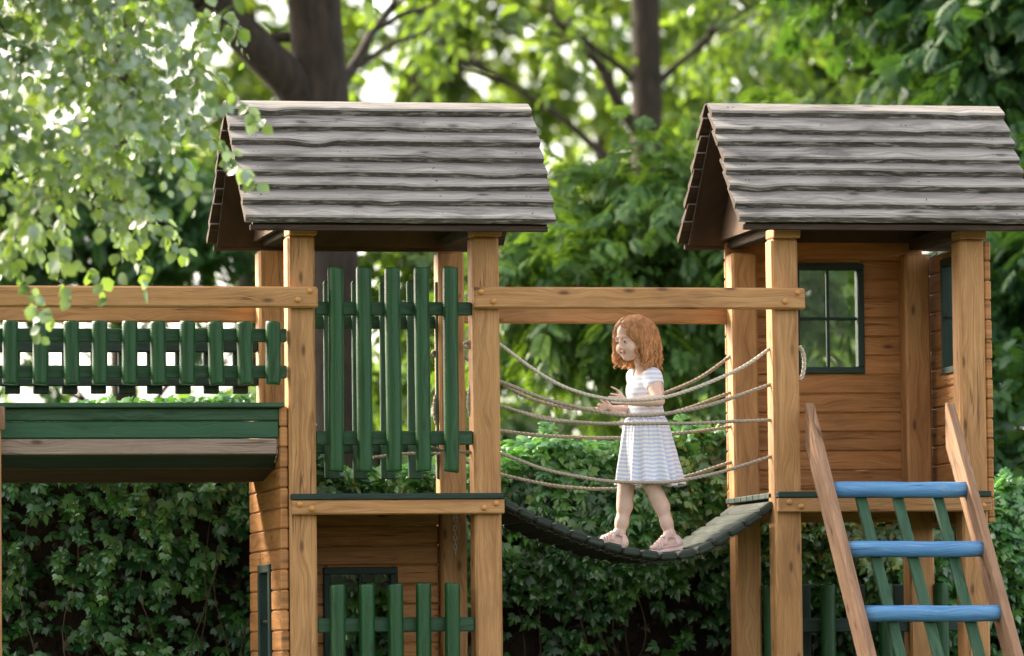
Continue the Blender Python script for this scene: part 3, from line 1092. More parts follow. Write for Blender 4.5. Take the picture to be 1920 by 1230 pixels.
YF_, YK_ = 0.062, YB + 0.06
A = [(936, 645), (1002, 693.5), (1063, 728), (1136, 747.5), (1185, 750), (1245, 745.5), (1306, 726), (1388, 691), (1451, 648)]
B = [(936, 714.5), (1022, 748), (1083, 764), (1144, 775.5), (1184, 779), (1250, 775.5), (1347, 754.5), (1451, 718)]
Cc = [(936, 760), (1022, 786), (1083, 791.5), (1160, 794.5), (1306, 793), (1454, 787)]
D = [(938, 850), (1022, 880), (1103, 897), (1160, 903.5), (1212, 905), (1266, 902.5), (1347, 886.5), (1456, 853)]
rope_px(A, YF_, mat="rope_pale", r=0.0095)
rope_px(B, YF_, mat="rope_dark", r=0.0100)
rope_px(Cc, YF_, mat="rope_dark", r=0.0092)
rope_px(D, YF_, mat="rope_dark", r=0.0092)
# the same four along the far side, hung from the rear posts
dY = YK_ - YF_
dxr = (xbr + PW) - xr
for src, mt, dz in ((A, "rope_dark", 0.0), (B, "rope_dark", 0.0), (D, "rope_dark", 0.0)):
    w = [at(a, b, YF_) for a, b in src]
    x0, x1 = w[0].x, w[-1].x
    nx0, nx1 = xbr + PW - 0.005, xbl2 + 0.004
    ps = [Vector((nx0 + (p.x - x0) / (x1 - x0) * (nx1 - nx0), p.y + dY, p.z + dz)) for p in w]
    rope(ps, br, 0.0092, mt)
rope([at(a, b, YK_) for a, b in ((872, 800), (941, 809), (1042, 818.5), (1160, 821.5), (1262, 813.5), (1330, 806), (1374, 800))], br, 0.0095, "rope_dark")


def knot(p, parent, r=0.012, mat="rope_pale"):
    pts = []
    for a in np.linspace(0, 4.3 * math.pi, 60):
        rr = r * (1.1 + 0.35 * math.sin(a * 1.5))
        pts.append(Vector(p) + Vector((math.cos(a) * rr, -0.008 * math.cos(a * 1.5), math.sin(a) * rr)))
    m = MB()
    m.tube(pts, 0.0085, 9, lobes=(3, 0.3, 70))
    return m.build("knot", M[mat], parent)


# loose ends: knots and hanging loops at the posts
knot(at(877, 646, 0.09), br, 0.011)
knot(at(815, 663, YB + 0.05), br, 0.009, "rope_dark")
knot(at(996 - 107, 848, 0.09), br, 0.007, "rope_dark")
rope([at(a, b, 0.10) for a, b in ((886, 714), (880, 735), (878.5, 758), (882, 778), (887, 783))], br, 0.0105, "rope_pale")
rope([at(a, b, YB + 0.04) for a, b in ((822, 734), (816, 748), (815, 775), (819, 794), (823, 797))], br, 0.0105, "rope_dark")
rope([at(a, b, 0.09) for a, b in ((1499, 649), (1506, 662), (1508, 683), (1505, 703), (1499, 713))], br, 0.0105, "rope_pale")
rope([at(a, b, 0.08) for a, b in ((890, 848), (860, 847), (838, 845), (820, 841), (808, 838))], br, 0.0085, "rope_dark")
rope([at(a, b, YB - 0.1) for a, b in ((826, 851), (800, 850), (762, 851), (735, 854), (700, 858))], br, 0.0085, "rope_dark")


# ---------------------------------------------------------------- foliage
def unit(a):
    return a / np.maximum(np.linalg.norm(a, axis=-1, keepdims=True), 1e-9)


def leaf_oval(w=0.62, fold=0.12, droop=0.18):
    ys = [0.0, 0.22, 0.55, 0.84, 1.0]
    ws = [0.0, 0.36, 0.50, 0.28, 0.0]
    V, F = [], []
    for y, q in zip(ys, ws):
        V.append((0, y, -droop * y * y))
    L, Rr = [], []
    for y, q in list(zip(ys, ws))[1:4]:
        L.append(len(V)); V.append((-q * w, y - 0.04, fold * q * w * 2 - droop * y * y))
        Rr.append(len(V)); V.append((q * w, y - 0.04, fold * q * w * 2 - droop * y * y))
    F = [(0, 1, L[0]), (1, 2, L[1], L[0]), (2, 3, L[2], L[1]), (3, 4, L[2]),
         (0, Rr[0], 1), (1, Rr[0], Rr[1], 2), (2, Rr[1], Rr[2], 3), (3, Rr[2], 4)]
    return np.array(V, float), F


def leaf_ivy():
    out = [(0, 0.02), (-0.20, -0.10), (-0.42, -0.02), (-0.58, 0.20), (-0.36, 0.34), (-0.40, 0.60), (-0.20, 0.62), (0, 1.0),
           (0.20, 0.62), (0.40, 0.60), (0.36, 0.34), (0.58, 0.20), (0.42, -0.02), (0.20, -0.10)]
    V = [(0, 0.30, 0.07), (0, 0.62, 0.03)]
    for x, y in out:
        V.append((x, y, -0.16 * abs(x) - 0.22 * max(0, y - 0.3) ** 2 - (0.05 if abs(x) > 0.5 or y > 0.9 else 0)))
    n = len(out)
    F = []
    for i in range(n):
        a, b = 2 + i, 2 + (i + 1) % n
        c = 1 if out[i][1] > 0.58 and out[(i + 1) % n][1] > 0.58 else 0
        F.append((c, b, a))
    F += [(0, 1, 2 + 6), (0, 2 + 8, 1)]
    return np.array(V, float), F


def leaf_frond(pairs=5, lw=0.10, ll=0.42, droop=0.35):
    V, F = [], []
    def leaflet(bx, by, bz, ang, s):
        o = len(V)
        ca, sa = math.cos(ang), math.sin(ang)
        for (u, v, z) in ((0, 0, 0), (-lw, 0.42, 0.02), (lw, 0.42, 0.02), (0, 0.5, 0), (0, 1, -0.12)):
            u, v = u * s, v * s * ll
            V.append((bx + u * ca + v * sa, by - u * sa + v * ca, bz + z * s - droop * 0.25 * v))
        F.extend([(o, o + 3, o + 1), (o, o + 2, o + 3), (o + 1, o + 3, o + 4), (o + 3, o + 2, o + 4)])
    for k in range(pairs):
        y = 0.12 + 0.75 * k / pairs
        s = 0.75 + 0.5 * math.sin(math.pi * (k + 0.8) / (pairs + 0.6))
        for sg in (-1, 1):
            leaflet(0, y, -droop * y * y, sg * (0.95 - 0.35 * k / pairs), s)
    leaflet(0, 0.85, -droop * 0.72, 0, 0.95)
    return np.array(V, float), F


OVAL, IVY, FROND = leaf_oval(), leaf_ivy(), leaf_frond()
BIRCH = leaf_oval(0.86, 0.10, 0.12)
LONG = leaf_oval(0.42, 0.10, 0.25)


def leaf_mesh(name, tmpl, pos, axis, up, scale, mat, parent=None, kind=None, label=None):
    V, F = tmpl
    a = unit(axis)
    n = unit(up - a * np.sum(up * a, 1, keepdims=True))
    b = np.cross(n, a)
    N, nv = len(pos), len(V)
    W = pos[:, None, :] + scale[:, None, None] * (V[None, :, 0:1] * b[:, None, :] + V[None, :, 1:2] * a[:, None, :] + V[None, :, 2:3] * n[:, None, :])
    me = bpy.data.meshes.new(name)
    me.vertices.add(N * nv)
    me.vertices.foreach_set("co", W.reshape(-1).astype(np.float32))
    lt = np.array([len(f) for f in F])
    li = np.concatenate([np.array(f) for f in F])
    loops = (li[None, :] + (np.arange(N) * nv)[:, None]).reshape(-1)
    me.loops.add(len(loops))
    me.loops.foreach_set("vertex_index", loops.astype(np.int32))
    st = np.concatenate([[0], np.cumsum(lt)[:-1]])
    starts = (st[None, :] + (np.arange(N) * len(li))[:, None]).reshape(-1)
    me.polygons.add(N * len(F))
    me.polygons.foreach_set("loop_start", starts.astype(np.int32))
    me.polygons.foreach_set("use_smooth", np.ones(N * len(F), bool))
    me.materials.append(mat)
    me.update(calc_edges=True)
    me.validate()
    return link(name, me, parent, label)


def ellipsoid_pts(c, r, n, shell=0.0):
    d = unit(rng.normal(size=(n, 3)))
    q = rng.uniform(shell, 1, (n, 1)) ** (1 / 3 if shell == 0 else 0.7)
    return np.array(c) + d * q * np.array(r), d


def gapnoise(p, f, seed):
    return np.array([mnoise.noise(Vector((x * f + seed, y * f + seed * 0.3, z * f))) for x, y, z in p])


def crown(lobes, nspray, per, spray, size, freq=0.9, thr=-0.15, droop=0.5, seed=0, facing=0.0):
    """leaf positions on sprays inside the lobes of a crown, with gaps"""
    tot = sum(w for *_, w in lobes)
    P, A, U, S, tw = [], [], [], [], []
    for (c, r, w) in lobes:
        n = int(nspray * w / tot)
        p, d = ellipsoid_pts(c, r, n)
        g = gapnoise(p, freq, seed)
        keep = g > thr
        p, d = p[keep], d[keep]
        n = len(p)
        sd = unit(d * 0.7 + rng.normal(size=(n, 3)) * 0.55 + np.array([0, 0, -droop]))
        t = np.tile(np.linspace(0.05, 1, per), (n, 1)) + rng.uniform(-0.06, 0.06, (n, per))
        L = rng.uniform(0.6, 1.3, (n, 1)) * spray
        base = p[:, None, :] + sd[:, None, :] * (t * L)[:, :, None]
        base[:, :, 2] -= droop * 0.35 * (t * t * L)
        side = unit(np.cross(sd, np.array([0, 0, 1.0]) + rng.normal(size=(n, 3)) * 0.2))
        sg = np.where(np.arange(per) % 2 == 0, 1.0, -1.0)[None, :, None]
        ax = sd[:, None, :] * 0.6 + side[:, None, :] * sg * 0.9 + rng.normal(size=(n, per, 3)) * 0.35 + np.array([0, 0, -droop * 0.6])
        up = np.array([0, -facing, 1.0]) + rng.normal(size=(n, per, 3)) * 0.45
        P.append(base.reshape(-1, 3)); A.append(ax.reshape(-1, 3)); U.append(up.reshape(-1, 3))
        S.append(rng.uniform(0.7, 1.25, n * per) * size)
        tw += [(p[i], sd[i], L[i, 0]) for i in range(n)]
    return np.concatenate(P), np.concatenate(A), np.concatenate(U), np.concatenate(S), tw


def limb(m, p0, p1, r0, r1, sag=0.0, wig=0.06, n=14, sides=10):
    p0, p1 = Vector(p0), Vector(p1)
    ph = random.uniform(0, 99)
    L = (p1 - p0).length
    pts, rr = [], []
    for i in range(n + 1):
        t = i / n
        p = p0.lerp(p1, t)
        p.z += sag * 4 * t * (1 - t)
        w = wig * L * min(1, 3 * t) * 0.4
        p += Vector((mnoise.noise(Vector((t * 3, ph, 0))), mnoise.noise(Vector((t * 3, ph, 7))), mnoise.noise(Vector((t * 3, ph, 13))))) * w
        pts.append(p)
        rr.append(r0 + (r1 - r0) * t + 0.04 * r0 * mnoise.noise(Vector((t * 8, ph, 3))))
    m.tube(pts, rr, sides)
    return pts


def trunk_profile(m, x, y, r, h, lean=(0, 0), flare=1.35):
    pts, rr = [], []
    ph = random.uniform(0, 99)
    for z in np.linspace(-0.1, h, 26):
        t = z / h
        pts.append(Vector((x + lean[0] * t + 0.25 * r * mnoise.noise(Vector((z * 0.5, ph, 0))), y + lean[1] * t, z)))
        rr.append(r * (1 - 0.35 * max(0, t)) * (1 + (flare - 1) * math.exp(-max(0, z) / 0.35)) * (1 + 0.05 * mnoise.noise(Vector((z * 2, ph, 4)))))
    m.tube(pts, rr, 18)
    return pts


def tree(name, label, trunk_xy, r, h, lobes, leaf, tmpl, nspray, per, spray, size, barkm="bark", lean=(0, 0), group=None, limbs=True, extra=None, **kw):
    x, y = trunk_xy
    t = thing(name, label, "tree", (x, y, 0), group)
    m = MB()
    pts = trunk_profile(m, x, y, r, h, lean)
    if extra:
        for (a, b, r0, r1, sg) in extra:
            limb(m, a, b, r0, r1, sg, 0.08, 16, 12)
    if limbs:
        for (c, rad, w) in lobes:
            c = Vector(c)
            best = min(pts, key=lambda p: abs(p.z - max(0.5, c.z - 0.7 * (c.xy - Vector((x, y))).length)))
            lp = limb(m, best, c, r * 0.22, r * 0.07, 0.05, 0.10)
            for k in range(4):
                q = lp[random.randint(5, 12)]
                e = c + Vector((random.uniform(-1, 1) * rad[0], random.uniform(-1, 1) * rad[1], random.uniform(-0.8, 0.9) * rad[2])) * 0.8
                limb(m, q, e, r * 0.12, r * 0.03, 0.0, 0.12, 8, 6)
    m.build("trunk", M[barkm], t)
    P, A, U, S, tw = crown(lobes, nspray, per, spray, size, **kw)
    leaf_mesh("crown", tmpl, P, A, U, S, leaf, t)
    return t


def lobe(px, py, Y, rx, ry, rz, w=None):
    c = at(px, py, Y)
    return ((c.x, c.y, c.z), (rx, ry, rz), w if w else rx * ry * rz)


LM = {}
LM["far"] = leafmat("sunny_far_leaves", (0.055, 0.115, 0.018), (0.095, 0.160, 0.024), (0.15, 0.21, 0.03), (0.31, 0.43, 0.045), 0.6, 0.04)
LM["mid"] = leafmat("mid_green_leaves", (0.038, 0.094, 0.021), (0.062, 0.128, 0.026), (0.100, 0.164, 0.030), (0.23, 0.36, 0.035), 0.45, 0.05)
LM["dark"] = leafmat("dark_green_leaves", (0.014, 0.057, 0.019), (0.026, 0.086, 0.026), (0.050, 0.122, 0.030), (0.12, 0.26, 0.03), 0.38, 0.03, 0.5)
LM["mid2"] = leafmat("feathery_green_leaves", (0.028, 0.084, 0.020), (0.054, 0.128, 0.027), (0.100, 0.178, 0.034), (0.22, 0.38, 0.035), 0.42, 0.03, 0.5)
LM["birch"] = leafmat("pale_birch_leaves", (0.036, 0.098, 0.030), (0.085, 0.168, 0.055), (0.185, 0.265, 0.100), (0.26, 0.40, 0.055), 0.45, 0.12, 0.32)
LM["ivy"] = leafmat("ivy_leaves", (0.012, 0.068, 0.018), (0.028, 0.120, 0.028), (0.075, 0.205, 0.040), (0.07, 0.24, 0.03), 0.25, 0.06, 0.42, 2.5)
LM["ivy_lit"] = leafmat("lit_ivy_leaves", (0.030, 0.135, 0.030), (0.070, 0.225, 0.045), (0.14, 0.32, 0.065), (0.12, 0.34, 0.04), 0.3, 0.07, 0.3, 2.5)  # lighter copy of the ivy: skylight on the hedge top put into the colour
LM["bush"] = leafmat("light_bush_leaves", (0.045, 0.105, 0.030), (0.080, 0.150, 0.036), (0.13, 0.20, 0.045), (0.20, 0.34, 0.05), 0.5, 0.05)

# thick trunk behind the open tower, with its leaning limb
p1 = at(598, 200, 8)
p2 = at(640, 1150, 8)
tree("broadleaf_tree", "thick dark trunk with a heavy limb reaching up left, behind the open tower's roof", (at(672, 1240, 8).x, 8), 0.22, 7.5,
     [lobe(330, -330, 8, 1.3, 1.2, 0.7), lobe(520, -300, 8, 1.3, 1.2, 0.7), lobe(880, -260, 8.5, 1.3, 1.2, 0.75), lobe(760, 0, 9.4, 0.4, 0.4, 0.3, 0.06)],
     LM["mid"], OVAL, 620, 12, 0.45, 0.12, lean=(-0.36, 0), extra=[
         (at(590, 205, 8), at(372, -6, 7.7), 0.135, 0.105, 0.02), (at(375, -3, 7.7), at(120, -190, 7.4), 0.105, 0.05, 0.1),
         (at(575, 70, 8), at(455, 85, 8.2), 0.04, 0.025, 0.02)], seed=3, thr=-0.05, freq=0.8)
# thinner straight trunk
tree("broadleaf_tree", "slender upright trunk with a thin crooked side branch, between the two roofs", (at(1226, 1240, 12).x, 12), 0.135, 8.0,
     [lobe(1000, 10, 12, 0.9, 0.8, 0.55), lobe(1430, 0, 12, 1.0, 0.9, 0.6), lobe(1210, -260, 12, 1.2, 1.0, 0.7), lobe(1440, 210, 12.5, 0.8, 0.8, 0.5), lobe(820, 70, 12.5, 0.6, 0.6, 0.25)],
     LM["mid"], OVAL, 720, 12, 0.36, 0.095, "bark_grey", lean=(-0.02, 0), extra=[
         (at(1205, 255, 12), at(1130, 130, 11.8), 0.05, 0.035, -0.05), (at(1130, 130, 11.8), at(1030, 40, 11.6), 0.035, 0.02, 0.04)], seed=9, thr=0.10, freq=1.5)
# dark tree on the right
tree("broadleaf_tree", "dense dark green tree at the right edge beyond the walled tower", (at(2150, 1240, 6).x, 6.2), 0.2, 6.5,
     [lobe(1960, 60, 6, 0.85, 0.8, 0.7), lobe(1720, 40, 6.6, 0.75, 0.6, 0.42), lobe(2120, 420, 5.4, 0.9, 0.8, 0.9), lobe(1960, 640, 6, 0.7, 0.7, 0.7), lobe(1930, -180, 6.5, 1.2, 0.9, 0.6), lobe(2150, -120, 6, 1.1, 0.9, 0.8)],
     LM["dark"], FROND, 1900, 7, 0.40, 0.16, seed=21, thr=-0.15, freq=1.1)
# low boughs in the middle gap
tree("broadleaf_tree", "young tree with drooping feathery leaves filling the gap between the towers", (at(1290, 1240, 6).x, 6.4), 0.075, 2.7,
     [lobe(1090, 500, 5.6, 0.50, 0.5, 0.30), lobe(1250, 410, 5.8, 0.50, 0.5, 0.42), lobe(1180, 590, 5.8, 0.65, 0.5, 0.30), lobe(1010, 600, 6.4, 0.4, 0.4, 0.3), lobe(1520, 540, 6, 0.30, 0.4, 0.3), lobe(1400, 330, 6.6, 0.45, 0.5, 0.4)],
     LM["mid2"], FROND, 900, 7, 0.34, 0.145, "bark", seed=33, thr=-0.06, freq=1.3, droop=0.6)
# greenery seen through the open tower
tree("broadleaf_tree", "mid green tree seen through the open tower behind its green pickets", (at(760, 1240, 9).x, 9.4), 0.08, 3.0,
     [lobe(720, 470, 9, 0.7, 0.6, 0.4), lobe(880, 520, 8.6, 0.5, 0.5, 0.5), lobe(770, 640, 9, 0.6, 0.5, 0.35), lobe(900, 400, 9, 0.6, 0.5, 0.35)],
     LM["mid"], OVAL, 480, 12, 0.36, 0.10, seed=41, thr=-0.18, freq=1.2)
# left, behind the walkway
tree("broadleaf_tree", "dark leafed tree with bright gaps, behind the handrail of the walkway", (at(260, 1240, 9).x, 9.6), 0.11, 5.0,
     [lobe(400, 400, 9, 0.75, 0.6, 0.42), lobe(180, 380, 9.4, 0.8, 0.7, 0.42), lobe(30, 380, 9.2, 0.6, 0.6, 0.42), lobe(440, 570, 8.6, 0.25, 0.3, 0.16), lobe(40, 660, 9.4, 0.3, 0.3, 0.2)],
     LM["dark"], FROND, 560, 7, 0.36, 0.145, seed=52, thr=0.0, freq=1.4)
# far sunlit trees
FAR = [
    ("sunlit yellow green tree far behind the left walkway", -60, 25, [(-80, 150, 2.0, 0.7, 1.7), (160, 60, 1.6, 0.7, 1.2), (-60, 420, 0.8, 0.6, 0.5)], 600),
    ("sunlit tree with pale gaps above the open tower roof's left end", 470, 26, [(430, -40, 1.5, 0.7, 1.2), (520, 250, 0.9, 0.6, 0.8), (330, 330, 0.8, 0.6, 0.5)], 480),
    ("brightest yellow green tree above the open tower's ridge", 800, 24, [(760, 60, 1.25, 0.7, 1.0), (930, 90, 1.0, 0.7, 0.9), (820, 330, 1.2, 0.7, 0.7), (1000, -120, 1.2, 0.7, 0.8)], 950),
    ("sunlit tree full of round bright gaps behind the slender trunk", 1150, 27, [(1120, 60, 1.3, 0.7, 1.1), (1180, 330, 1.3, 0.6, 1.0), (1040, 480, 1.2, 0.7, 0.9), (1320, 120, 1.0, 0.7, 1.0)], 900),
    ("broad green tree rising behind the walled tower's roof", 1560, 22, [(1480, 60, 1.3, 1.2, 1.2), (1700, 80, 1.3, 1.2, 1.3), (1560, 400, 1.4, 1.2, 1.1), (1800, 420, 1.3, 1.2, 1.2), (1960, 100, 1.3, 1.3, 1.4)], 1500),
]
for lab, tx, ty, ls, ns in FAR:
    tree("broadleaf_tree", lab, (at(tx, 1240, ty).x, ty), 0.15, 10.0, [lobe(a, b, ty + random.uniform(-1, 1), c, d, e) for a, b, c, d, e in ls],
         LM["mid"] if ty == 22 else LM["far"], OVAL, ns, 13, 0.6 if ty == 22 else 0.36, 0.17, seed=ty * 3.7 + tx * 0.01, thr=-0.10 if ty == 22 else 0.11, freq=1.1 if ty == 22 else 2.0)


def shrub(name, label, lobes, leaf, tmpl, ns, per, spray, size, **kw):
    c = lobes[0][0]
    t = thing(name, label, "bush", (c[0], c[1], 0))
    m = MB()
    for k in range(14):
        l = random.choice(lobes)
        e = Vector(l[0]) + Vector((random.uniform(-1, 1) * l[1][0], random.uniform(-1, 1) * l[1][1], random.uniform(-0.3, 0.9) * l[1][2])) * 0.8
        limb(m, (l[0][0] + random.uniform(-0.2, 0.2), l[0][1], -0.05), e, 0.022, 0.006, 0, 0.1, 10, 6)
    m.build("stems", M["twig"], t)["kind"] = "stuff"
    P, A, U, S, tw = crown(lobes, ns, per, spray, size, **kw)
    leaf_mesh("foliage", tmpl, P, A, U, S, leaf, t)


shrub("bush", "light green blurred bush beyond the hedge, between the towers", [lobe(1180, 800, 13, 1.6, 0.8, 0.75), lobe(900, 790, 13.5, 1.2, 0.8, 0.7), lobe(1500, 720, 13, 1.1, 0.8, 1.1)],
      LM["bush"], LONG, 900, 12, 0.45, 0.18, seed=70, thr=-0.25, freq=0.9)
shrub("bush", "dark rounded bush at the right edge, behind the hedge end", [lobe(1930, 900, 4.6, 0.75, 0.6, 0.75), lobe(1850, 1000, 4.8, 0.7, 0.6, 0.5)],
      LM["dark"], OVAL, 800, 11, 0.25, 0.10, seed=77, thr=-0.3, freq=1.2)
shrub("bush", "far pale green bush under the walkway tree", [lobe(250, 930, 14, 1.8, 0.8, 0.5), lobe(-150, 900, 14, 1.2, 0.8, 0.6), lobe(540, 860, 14, 0.7, 0.8, 0.7)],
      LM["bush"], OVAL, 700, 12, 0.4, 0.14, seed=79, thr=-0.2, freq=0.9)


# ---------------------------------------------------------------- ivy hedge
def hedge():
    t = thing("ivy_hedge", "ivy covered bank of dark lobed leaves running along behind the play frame", "hedge", (0.3, 1.7, 0))
    XL, XR = X(-420, 1.5), X(2180, 1.5)
    tp = [(-420, 790), (0, 770), (240, 752), (470, 748), (560, 800), (620, 872), (820, 880), (930, 850), (1010, 822), (1110, 838), (1230, 818), (1300, 800), (1370, 806), (1450, 880), (1700, 930), (1850, 915), (1900, 903), (2180, 880)]
    TX = np.array([at(a, b, 1.5).x for a, b in tp])
    TZ = np.array([at(a, b, 1.5).z for a, b in tp])

    def front(x, u):
        """face of the hedge at height fraction u: bulges near its top, recedes below"""
        n = np.array([mnoise.noise(Vector((a * 1.6, b * 2.2, 3))) for a, b in zip(np.atleast_1d(x), np.atleast_1d(u))])
        return 1.72 - 0.34 * np.exp(-((np.atleast_1d(u) - 0.80) / 0.26) ** 2) + 0.10 * n

    # dead brown core
    nx, nz = 120, 26
    core = MB()
    vs = []
    for i in range(nx):
        x = XL + (XR - XL) * i / (nx - 1)
        h = np.interp(x, TX, TZ)
        for j in range(nz):
            u = j / (nz - 1)
            vs.append((x, float(front(x, u)[0]) + 0.20 + 0.05 * mnoise.noise(Vector((x * 6, u * 9, 1))), -0.05 + (h - 0.10) * u))
    o = len(vs)
    for i in range(nx):
        x, y, z = vs[i * nz + nz - 1]
        vs.append((x, 2.5, z))
    fs = [(i * nz + j, (i + 1) * nz + j, (i + 1) * nz + j + 1, i * nz + j + 1) for i in range(nx - 1) for j in range(nz - 1)]
    fs += [(i * nz + nz - 1, (i + 1) * nz + nz - 1, o + i + 1, o + i) for i in range(nx - 1)]
    core.add(vs, fs, None, 0, True)
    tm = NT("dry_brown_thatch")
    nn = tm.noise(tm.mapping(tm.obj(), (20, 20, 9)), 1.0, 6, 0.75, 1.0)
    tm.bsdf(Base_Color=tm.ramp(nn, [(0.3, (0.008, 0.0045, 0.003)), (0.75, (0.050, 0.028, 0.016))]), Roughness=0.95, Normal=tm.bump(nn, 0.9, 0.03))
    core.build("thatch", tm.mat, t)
    # leaves: dense on top and on the shoulder, thinner and patchy below
    P, A, U, S = [], [], [], []
    N = 15500
    xs = rng.uniform(XL, XR, N)
    us = rng.beta(2.0, 1.05, N)
    g = np.array([mnoise.noise(Vector((a * 2.3, b * 3.4, 11))) for a, b in zip(xs, us)])
    keep = rng.uniform(0, 1, N) < np.clip(0.06 + us ** 1.7 * 1.05 + g * 0.9, 0.05, 1.0)
    keep &= (xs > X(480, 1.5)) | (rng.uniform(0, 1, N) < 0.72)
    xs, us, g = xs[keep], us[keep], g[keep]
    hh = np.interp(xs, TX, TZ)
    n = len(xs)
    off = rng.uniform(-0.10, 0.10, n) - 0.05 * np.maximum(0, g)
    ys = front(xs, us) + off
    zs = -0.02 + hh * us
    pos = np.stack([xs, ys, zs], 1)
    ax = np.stack([rng.normal(size=n) * 0.55, -0.45 + rng.normal(size=n) * 0.3, -0.75 + rng.normal(size=n) * 0.4], 1)
    up = np.stack([rng.normal(size=n) * 0.35, -0.85 + rng.normal(size=n) * 0.3, 0.55 + rng.normal(size=n) * 0.3], 1)
    P.append(pos); A.append(ax); U.append(up); S.append(0.040 + 0.055 * rng.beta(1.6, 1.6, n))
    leaf_mesh("foliage", IVY, np.concatenate(P), np.concatenate(A), np.concatenate(U), np.concatenate(S), LM["ivy"], t)
    P, A, U, S = [], [], [], []
    # top cover in the lighter sky-lit green, back to y = 2.5
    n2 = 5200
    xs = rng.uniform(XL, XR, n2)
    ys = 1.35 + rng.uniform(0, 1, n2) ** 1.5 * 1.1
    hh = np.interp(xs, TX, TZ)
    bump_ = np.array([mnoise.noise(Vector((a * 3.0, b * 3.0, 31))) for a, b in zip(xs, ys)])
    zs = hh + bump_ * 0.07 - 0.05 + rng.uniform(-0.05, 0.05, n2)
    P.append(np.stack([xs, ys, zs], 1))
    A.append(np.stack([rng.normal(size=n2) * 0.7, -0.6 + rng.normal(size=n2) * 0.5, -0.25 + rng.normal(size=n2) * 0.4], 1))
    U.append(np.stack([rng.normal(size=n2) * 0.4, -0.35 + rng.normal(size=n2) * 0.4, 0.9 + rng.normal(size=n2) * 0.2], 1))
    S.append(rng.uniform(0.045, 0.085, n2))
    # more leaves of the sky-lit green on the shoulder
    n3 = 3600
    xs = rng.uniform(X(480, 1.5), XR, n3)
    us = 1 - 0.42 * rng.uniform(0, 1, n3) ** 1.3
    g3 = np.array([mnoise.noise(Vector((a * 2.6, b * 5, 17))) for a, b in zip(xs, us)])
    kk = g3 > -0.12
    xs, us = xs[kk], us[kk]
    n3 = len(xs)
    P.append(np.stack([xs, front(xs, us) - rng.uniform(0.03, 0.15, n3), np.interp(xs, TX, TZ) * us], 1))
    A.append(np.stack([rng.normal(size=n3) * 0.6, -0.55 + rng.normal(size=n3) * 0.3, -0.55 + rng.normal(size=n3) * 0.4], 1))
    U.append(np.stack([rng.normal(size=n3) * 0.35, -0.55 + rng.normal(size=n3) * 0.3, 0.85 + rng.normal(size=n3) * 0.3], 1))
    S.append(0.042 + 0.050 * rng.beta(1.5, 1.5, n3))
    # dry brown leaves caught in the thatch
    n4 = 2200
    xs = rng.uniform(XL, XR, n4)
    us = rng.uniform(0.02, 0.9, n4)
    leaf_mesh("dry_leaves", IVY, np.stack([xs, front(xs, us) + rng.uniform(0.02, 0.16, n4), np.interp(xs, TX, TZ) * us], 1),
              rng.normal(size=(n4, 3)) * 0.7 + np.array([0, -0.3, -0.6]), rng.normal(size=(n4, 3)) * 0.5 + np.array([0, -0.8, 0.3]), rng.uniform(0.03, 0.075, n4),
              leafmat("dry_ivy_leaves", (0.016, 0.011, 0.007), (0.034, 0.026, 0.014), (0.075, 0.050, 0.026), (0.06, 0.04, 0.02), 0.2, 0.04, 0.5), t)
    # sprays poking out: rosettes in the lighter lit green, with stems
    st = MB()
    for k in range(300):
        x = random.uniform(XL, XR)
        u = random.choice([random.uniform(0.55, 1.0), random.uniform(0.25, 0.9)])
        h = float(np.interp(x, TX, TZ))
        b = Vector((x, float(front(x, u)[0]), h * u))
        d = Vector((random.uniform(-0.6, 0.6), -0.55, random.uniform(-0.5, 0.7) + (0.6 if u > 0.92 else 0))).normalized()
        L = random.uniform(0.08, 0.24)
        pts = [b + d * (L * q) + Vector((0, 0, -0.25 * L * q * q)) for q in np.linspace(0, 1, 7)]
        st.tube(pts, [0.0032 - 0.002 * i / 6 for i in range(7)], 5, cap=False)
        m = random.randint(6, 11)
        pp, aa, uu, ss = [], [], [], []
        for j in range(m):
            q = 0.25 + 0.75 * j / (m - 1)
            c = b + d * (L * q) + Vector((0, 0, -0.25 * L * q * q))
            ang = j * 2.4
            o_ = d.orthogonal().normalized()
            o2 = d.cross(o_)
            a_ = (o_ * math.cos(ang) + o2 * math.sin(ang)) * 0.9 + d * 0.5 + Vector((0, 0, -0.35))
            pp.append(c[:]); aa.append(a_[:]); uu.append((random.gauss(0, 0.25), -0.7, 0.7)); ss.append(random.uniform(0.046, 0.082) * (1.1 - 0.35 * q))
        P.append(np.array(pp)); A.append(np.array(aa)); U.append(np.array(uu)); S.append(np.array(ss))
    leaf_mesh("lit_foliage", IVY, np.concatenate(P), np.concatenate(A), np.concatenate(U), np.concatenate(S), LM["ivy_lit"], t)
    # dry trailing stems on the lower face
    for k in range(70):
        x = random.uniform(XL, XR)
        h = float(np.interp(x, TX, TZ))
        z0 = h * random.uniform(0.3, 0.9)
        y = float(front(x, z0 / h)[0])
        pts = [Vector((x + 0.25 * mnoise.noise(Vector((q * 2, k, 0))), y - 0.02 + 0.10 * mnoise.noise(Vector((q * 2, k, 5))), z0 * (1 - q * 0.8))) for q in np.linspace(0, 1, 16)]
        st.tube(pts, 0.0022, 5, cap=False)
    st.build("stems", M["twig"], t)["kind"] = "stuff"


hedge()


